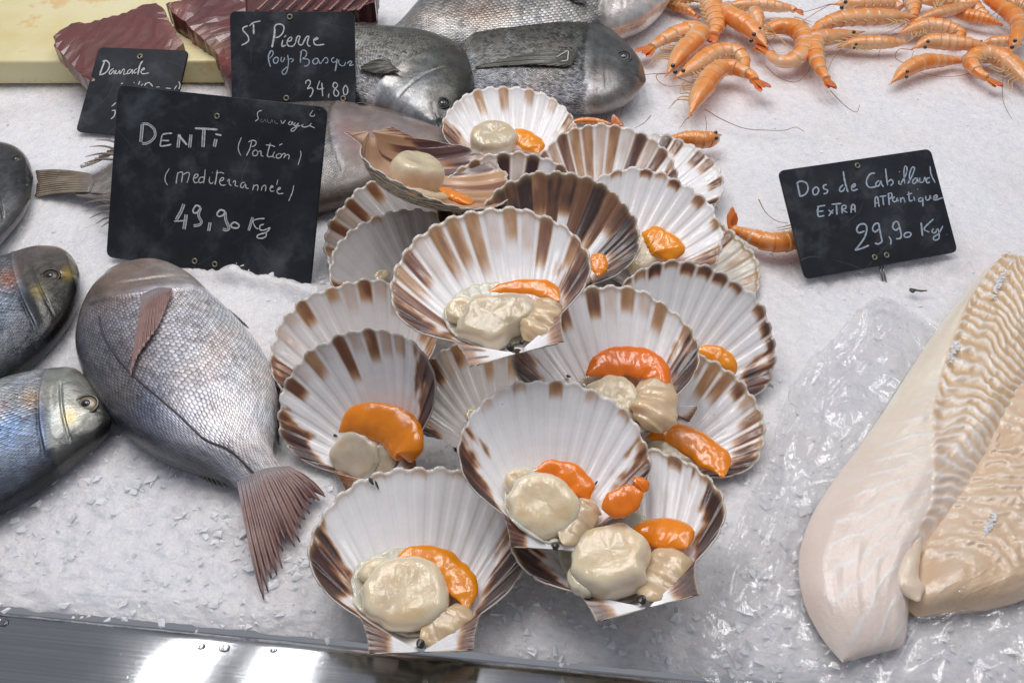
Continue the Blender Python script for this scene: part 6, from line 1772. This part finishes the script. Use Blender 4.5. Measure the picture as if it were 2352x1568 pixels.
Z += 0.014 * np.exp(-(((px[..., 0] - pk[0]) / 62) ** 2 + ((px[..., 1] - pk[1] - 42) / 70) ** 2))
# the film follows the ice it lies on
iu = np.clip(np.round(np.interp((X_ - Pa[0]) * EX[0] + (Y_ - Pa[1]) * EX[1], uu, np.arange(760))).astype(int), 0, 759)
iv = np.clip(np.round(np.interp((X_ - Pa[0]) * EY[0] + (Y_ - Pa[1]) * EY[1], vv, np.arange(620))).astype(int), 0, 619)
zi = hz[iu, iv]
for _ in range(3):
    zi = np.maximum.reduce([zi] + [np.roll(zi, sgn, ax) for sgn in (1, -1) for ax in (0, 1)])
for _ in range(10):
    zi = (zi + np.roll(zi, 1, 0) + np.roll(zi, -1, 0) + np.roll(zi, 1, 1) + np.roll(zi, -1, 1)) / 5
Z = zi + 0.0004 + np.maximum(Z - 0.006, -0.0006) + 0.0006 * (shards(X_ * 42 + Y_ * 20, Y_ * 26 - X_ * 12, 61) * .75 + .25 * shards(X_ * 110, Y_ * 120, 62) + .5)
# pressed flat where the fish lies on it
poly = np.array([K8(*p_) for p_ in ((1050, 62), (905, 215), (740, 450), (560, 720), (400, 950), (346, 1150), (420, 1360), (540, 1460), (690, 1390), (735, 1310), (790, 1320), (1060, 1255), (1420, 1150), (1420, 60))])
ins = np.zeros(px.shape[:2], bool); j = len(poly) - 1
for i in range(len(poly)):
    xi, yi = poly[i]; xj, yj = poly[j]
    ins ^= ((yi > px[..., 1]) != (yj > px[..., 1])) & (px[..., 0] < (xj - xi) * (px[..., 1] - yi) / (yj - yi + 1e-9) + xi)
    j = i
Z = Z + 0.0022 * np.exp(-(np.repeat(k[None], n, 0) / 0.008) ** 2)
Z = np.where(ins, np.minimum(zi + 0.0004, 0.0045), Z)
P[..., 2] = Z
o = link_mesh("plastic_film", P.reshape(-1, 3), quads(n, m_), M_FILM)
if o.data.polygons[5000].normal.z < 0:
    o.data.flip_normals()
tag(o, "wrinkled clear plastic film spread on the ice under the cod fillets", "plastic film")

# ------------------------------------------------------------------ small scraps
M_SCRAP = flesh_mat("weed", (0.05, 0.06, 0.035), 0.5, 0.0, coat=.3)
for (p, r_, lab, z_) in (((2108, 667), 17, "dark scrap of weed on the ice between the right sign and the large fillet", 0.004),):
    cs_ = [at((p[0] + dx, p[1] + dy), z_) for dx, dy in ((-18, 1), (-6, -1), (6, 1), (22, 0))]
    V, Q = tube(spline(np.array(cs_), 16), np.array([.001, .0022, .0026, .002, .0015, .0012, .001, .001, .001, .001, .001, .0009, .0008, .0007, .0006, .0004]), 8, ZUP, .5)
    tag(link_mesh("weed_scrap", V, Q, M_SCRAP, loc=cs_[1]), lab, "weed scrap")

for (k, p, l_, w_, a_, lab) in ((1, (853, 1117), 16, 8, 0.9, "pale green weed flake near the top rim of the front scallop"), (1, (866, 1123), 18, 5, 1.1, "dark sliver of weed near the top rim of the front scallop"),
                                (3, (1370, 1106), 24, 6, -0.9, "dark weed stick on the white scallop beside its orange roe"), (4, (762, 1000), 9, 6, 0.4, "brown grit crumb on the left scallop beside its orange roe"), (6, (1308, 852), 11, 7, 0.2, "grit crumb on the scallop right of centre, left of its roe")):
    sh_ = SHELLS[k]
    cs_ = []
    for t in np.linspace(-.5, .5, 9):
        x, y = sh_.loc((p[0] + math.cos(a_) * l_ * t, p[1] - math.sin(-a_) * l_ * t), -0.06)
        cs_.append(sh_.w(x, y, float(sh_.depth(np.array(x), np.array(y))) + 0.014))
    rr = w_ * 0.5 * mpp(p, sh_.o[2]) * np.array([.3, .7, 1, 1.1, 1, .9, .8, .6, .25])
    V, Q = tube(np.array(cs_), rr, 8, sh_.n, .5)
    tag(link_mesh("weed_scrap", V, Q, M_SCRAP, loc=cs_[4]), lab, "weed scrap")
